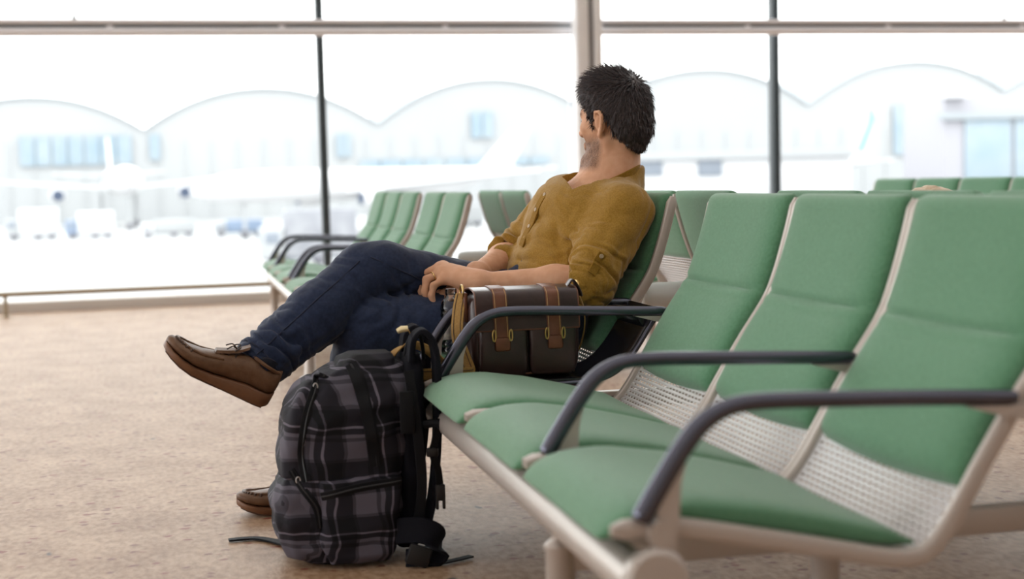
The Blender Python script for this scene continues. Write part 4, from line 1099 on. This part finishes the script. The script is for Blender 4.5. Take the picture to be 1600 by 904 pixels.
def packloft(levels, y0, seed, amp=.004, e=.5, n=44):
    """levels: (z, xmin, xmax, half width in y)"""
    Lv = np.array(levels, float); zz = np.linspace(Lv[0, 0], Lv[-1, 0], 46); rings = []; r = np.random.default_rng(seed); ph = r.uniform(0, 6, 6)
    for z in zz:
        a, b, w = (np.interp(z, Lv[:, 0], Lv[:, i]) for i in (1, 2, 3)); ring = []
        for x, y in superring((a+b)/2, y0, (b-a)/2, w, n, e):
            q = amp*(math.sin(38*z+14*x+ph[0]+1.5*math.sin(20*x+9*z))+.8*math.sin(75*z-34*(x+y)+ph[1]+2*math.sin(17*z+ph[3]))+.7*math.sin(95*(x-y)+42*z+ph[2]+1.6*math.sin(30*z+ph[4])))
            d = np.array((x-(a+b)/2, y-y0)); d /= np.linalg.norm(d)+1e-9
            ring.append((x+d[0]*q, y+d[1]*q, z))
        rings.append(ring)
    return MB().loft(rings)
body_l = [(.004, .265, .455, .10), (.012, .245, .475, .122), (.05, .225, .495, .138), (.16, .228, .505, .142), (.30, .240, .520, .140), (.38, .262, .530, .134), (.43, .292, .532, .120), (.455, .325, .530, .102), (.468, .360, .525, .075), (.473, .40, .51, .04)]
packloft(body_l, PY, 1).build('main_compartment', M_PLAID, bp, 60)
front_l = [(.205, .232, .30, .085), (.215, .212, .31, .100), (.30, .216, .32, .108), (.37, .232, .33, .105), (.415, .258, .33, .092), (.437, .285, .335, .06)]
packloft(front_l, PY-.012, 2, .003).build('front_compartment', M_PLAID, bp, 60)
low_l = [(.010, .262, .34, .085), (.022, .222, .36, .105), (.07, .196, .37, .118), (.15, .194, .37, .118), (.195, .206, .36, .108), (.222, .225, .34, .085), (.230, .25, .32, .05)]
packloft(low_l, PY-.014, 3, .004).build('lower_pocket', M_PLAID, bp, 60)
side_l = [(.012, .315, .455, .03), (.03, .30, .47, .042), (.10, .298, .482, .048), (.17, .298, .488, .045), (.205, .302, .488, .036), (.212, .31, .48, .02)]
packloft(side_l, PY-.118, 4, .004, .42).build('side_pocket', M_PLAID, bp, 60)
packloft([(.425, .36, .50, .07), (.455, .352, .505, .085), (.478, .365, .50, .075), (.490, .39, .49, .05)], PY-.01, 6, .003).build('top_pocket', M_PLAID, bp, 60)
# zips: dark tapes with pulls
from mathutils.bvhtree import BVHTree
bpy.context.view_layer.update()
VV, FF = [], []
for o in bp.children:
    k = len(VV); VV += [o.matrix_world @ v.co for v in o.data.vertices]; FF += [[k+i for i in p.vertices] for p in o.data.polygons]
BV = BVHTree.FromPolygons(VV, FF)
def on_pack(pts, lift=.002):
    out_ = []
    for x, y, z in pts:
        h = BV.ray_cast(Vector((x, PY-.4, z)), Vector((0, 1, 0)))
        out_.append((x, (h[0].y if h[0] else y)-lift, z))
    P = np.array(out_); 
    for _ in range(3): P[1:-1] = (P[:-2]+2*P[1:-1]+P[2:])/4
    return P
def zipper(pts, r=.0085):
    P = on_pack(catmull(pts, 8), .0015); T_ = np.gradient(P, axis=0); wv = np.cross(T_, (0, 1, 0))
    z = MB().ribbon(P, wv, r*2.6, .004).build('zipper', M_WEB, bp)
    MB().tube(P-np.array((0, .003, 0)), .0022, 6).build('zip_teeth', M_BLACK, z)
    return z
zipper([(.318, PY-.128, .455), (.300, PY-.136, .42), (.276, PY-.137, .36), (.262, PY-.135, .28), (.268, PY-.136, .21)], .009)
z = zipper([(.385, PY-.118, .473), (.402, PY-.137, .435), (.412, PY-.146, .37), (.425, PY-.148, .30), (.432, PY-.149, .235)], .011)
fpz = on_pack(catmull([(.388, 0, .462), (.400, 0, .42), (.412, 0, .36), (.422, 0, .29), (.428, 0, .235)], 8), .004); MB().ribbon(fpz, (1, 0, .1), .026, .006).build('zip_flap', M_WEB, z)
zipper([(.235, PY-.118, .235), (.258, PY-.135, .195), (.288, PY-.142, .15), (.296, PY-.150, .10)], .007)
zipper([(.300, PY-.158, .175), (.36, PY-.170, .188), (.43, PY-.172, .195), (.486, PY-.160, .20)], .0075)
for p in on_pack([(.300, 0, .425), (.480, 0, .194), (.250, 0, .212)], .006):
    q = MB().tube([(p[0]+.005*math.cos(t), p[1], p[2]+.008*math.sin(t)) for t in np.linspace(0, 2*PI, 14, endpoint=False)], .0016, 6, closed=True).build('zip_pull', M_ALU, bp)
# padded back, straps, handle
packloft([(.03, .480, .535, .115), (.05, .476, .545, .122), (.30, .495, .562, .122), (.45, .510, .562, .108), (.485, .520, .555, .08)], PY, 5, .002, .5).build('back_panel', M_PAD, bp, 60)
for s in (-1, 1):
    P = catmull([(.528, PY+s*.055-.02, .475), (.535, PY+s*.058-.03, .525), (.560, PY+s*.060-.04, .540), (.582, PY+s*.065-.04, .500), (.586, PY+s*.075-.03, .40), (.580, PY+s*.09-.02, .27), (.565, PY+s*.105-.01, .15), (.545, PY+s*.115, .07)], 6)
    MB().ribbon(P, (0, 1, 0), .058, .014).build('shoulder_strap', M_PAD, bp)
MB().tube(catmull([(.520, PY-.05, .480), (.530, PY-.062, .520), (.555, PY-.062, .530), (.566, PY-.05, .47)], 6), .005, 8).build('haul_loop', M_WEB, bp)
MB().ribbon(catmull([(.515, PY-.135, .455), (.530, PY-.150, .30), (.535, PY-.150, .18), (.520, PY-.150, .08)], 6), (1, 0, 0), .024, .005).build('edge_webbing', M_WEB, bp)
MB().box((.505, PY-.155, .36), (.035, .012, .10), .004).build('label_patch', M_WEB, bp)
# dangling compression strap with buckles
MB().tube(catmull([(.548, PY-.135, .325), (.575, PY-.15, .330), (.600, PY-.155, .318), (.618, PY-.155, .305)], 5), [.010]*6+[.013]*6+[.009]*3+[.006], 8).build('compression_strap', M_WEB, bp)
MB().ribbon(catmull([(.578, PY-.15, .325), (.568, PY-.152, .285), (.562, PY-.152, .26), (.574, PY-.152, .22), (.578, PY-.152, .17)], 5), (1, .3, 0), .018, .004).build('compression_strap', M_WEB, bp)
b_ = MB().box((.578, PY-.152, .165), (.024, .010, .04), .004).build('buckle', M_BLACK, bp)
for s in (-1, 1): MB().box((.578+s*.008, PY-.152, .138), (.007, .008, .026), .002).build('buckle_prong', M_BLACK, b_)
MB().box((.562, PY-.152, .262), (.028, .010, .022), .004).build('buckle', M_BLACK, bp)
# hip belt folded at the foot, with its buckle and the loose ends on the floor
MB().ribbon(catmull([(.47, PY-.150, .080), (.52, PY-.175, .085), (.556, PY-.185, .07), (.565, PY-.180, .035), (.53, PY-.178, .012), (.49, PY-.165, .010)], 6), (0, .25, 1), .060, .014).build('hip_belt', M_PAD, bp)
MB().box((.515, PY-.196, .030), (.055, .014, .048), .005, Matrix.Rotation(.35, 3, 'Y')).build('buckle', M_BLACK, bp)
MB().ribbon(catmull([(.53, PY-.19, .010), (.57, PY-.185, .006), (.61, PY-.17, .006), (.648, PY-.15, .006)], 5), (0, 1, 0), .020, .004).build('loose_strap', M_WEB, bp)
MB().ribbon(catmull([(.26, PY+.05, .008), (.20, PY+.16, .006), (.155, PY+.20, .006), (.095, PY+.20, .006)], 5), (0, 1, 0), .022, .005).build('loose_strap', M_WEB, bp)
tg = thing('paper_tag', (.515, PY-.06, .535), 'small cream paper tag tied to the top of the backpack', 'tag')
MB().tube([(.502, PY-.062, .541), (.512, PY-.064, .546), (.527, PY-.066, .547)], [.009, .0115, .010], 10, .7).build('tag_roll', M_TAG, tg)
MB().tube([(.527, PY-.066, .545), (.535, PY-.062, .530), (.530, PY-.055, .505)], .0015, 6).build('tag_string', M_STITCH, tg)

# ------------------------------------------------------------------ second traveller slumped in the bench behind
p2 = thing('person', (1.80, 3.265, 0), 'blond traveller slumped low in the bench behind, only the hair showing', 'person')
G = Field((1.45, 2.95, .0), (2.62, 3.60, .88), .009)
hc = v3(1.872, 3.265, .722); I3 = (v3(1, 0, 0), v3(0, 1, 0), v3(0, 0, 1))
G.ell(hc, I3, (.095, .076, .112), 0); G.cone(hc+v3(.07, 0, -.01), hc+v3(.10, 0, -.03), .01, .014, .012); G.cone(hc+v3(.03, 0, -.07), hc+v3(.07, 0, -.09), .045, .02, .02)
for s in (-1, 1): G.ell(hc+v3(-.005, s*.076, -.01), I3, (.018, .008, .03), .006)
G.cone(hc+v3(-.01, 0, -.08), v3(1.83, 3.265, .57), .05, .055, .03)
G.cone(v3(1.80, 3.265, .52), v3(1.98, 3.265, .46), .12, .12, .05, (v3(0, 1, 0), 1.4))
for s in (-1, 1):
    a = v3(1.81, 3.265+s*.17, .535); b = v3(1.88, 3.265+s*.21, .60-.17); c = v3(2.03, 3.265+s*.12, .545)
    G.cone(v3(1.81, 3.265, .54), a, .07, .058, .05); G.cone(a, b, .055, .045, .03); G.cone(b, c, .042, .03, .02)
    for q in range(4): G.cone(c, c+v3(.05, -s*(.02+.018*q), .008), .016, .010, .01); G.cone(c+v3(.05, -s*(.02+.018*q), .008), c+v3(.085, -s*(.022+.018*q), -.012), .010, .009, .008)
    G.cone(c+v3(-.01, 0, .01), c+v3(.03, -s*.05, .035), .014, .010, .01)
    h = v3(2.0, 3.265+s*.09, .47); k = v3(2.36, 3.265+s*.11, .50); f = v3(2.44, 3.265+s*.11, .09)
    G.cone(h, k, .088, .068, .05); G.cone(k, f, .064, .045, .03); G.cone(f+v3(0, 0, -.04), f+v3(.14, 0, -.05), .042, .034, .03)
V, Q = G.polygons(2)
mk_np('body', V, Q, mat('traveller_clothes', (.10, .11, .14), .8, var=(60, (.14, .15, .18)), attr=('beard', (.62, .36, .25))), p2, {'beard': np.clip((V[:, 2]-.60)/.02, 0, 1)})
HB = Field(hc-v3(.17, .15, .16), hc+v3(.15, .15, .16), .005)
HB.ell(hc+v3(-.012, 0, .018), I3, (.110, .092, .112), 0); HB.ell(hc+v3(-.04, 0, -.05), I3, (.075, .085, .08), .03)
sl, X, Y, Z = HB.blk(HB.lo, HB.lo+HB.n*HB.h)
HB.smax(sl, ((X-hc[0])-.055+np.maximum(0, -(Z-hc[2]))*.9-np.maximum(0, Z-hc[2]-.05)*.6)*.7+0*Y, .006)
HB.displace(lambda P: .006*waves(P, .03, 8, 6))
V, Q = HB.polygons(1); mk_np('hair', V, Q, M_BLOND, p2)
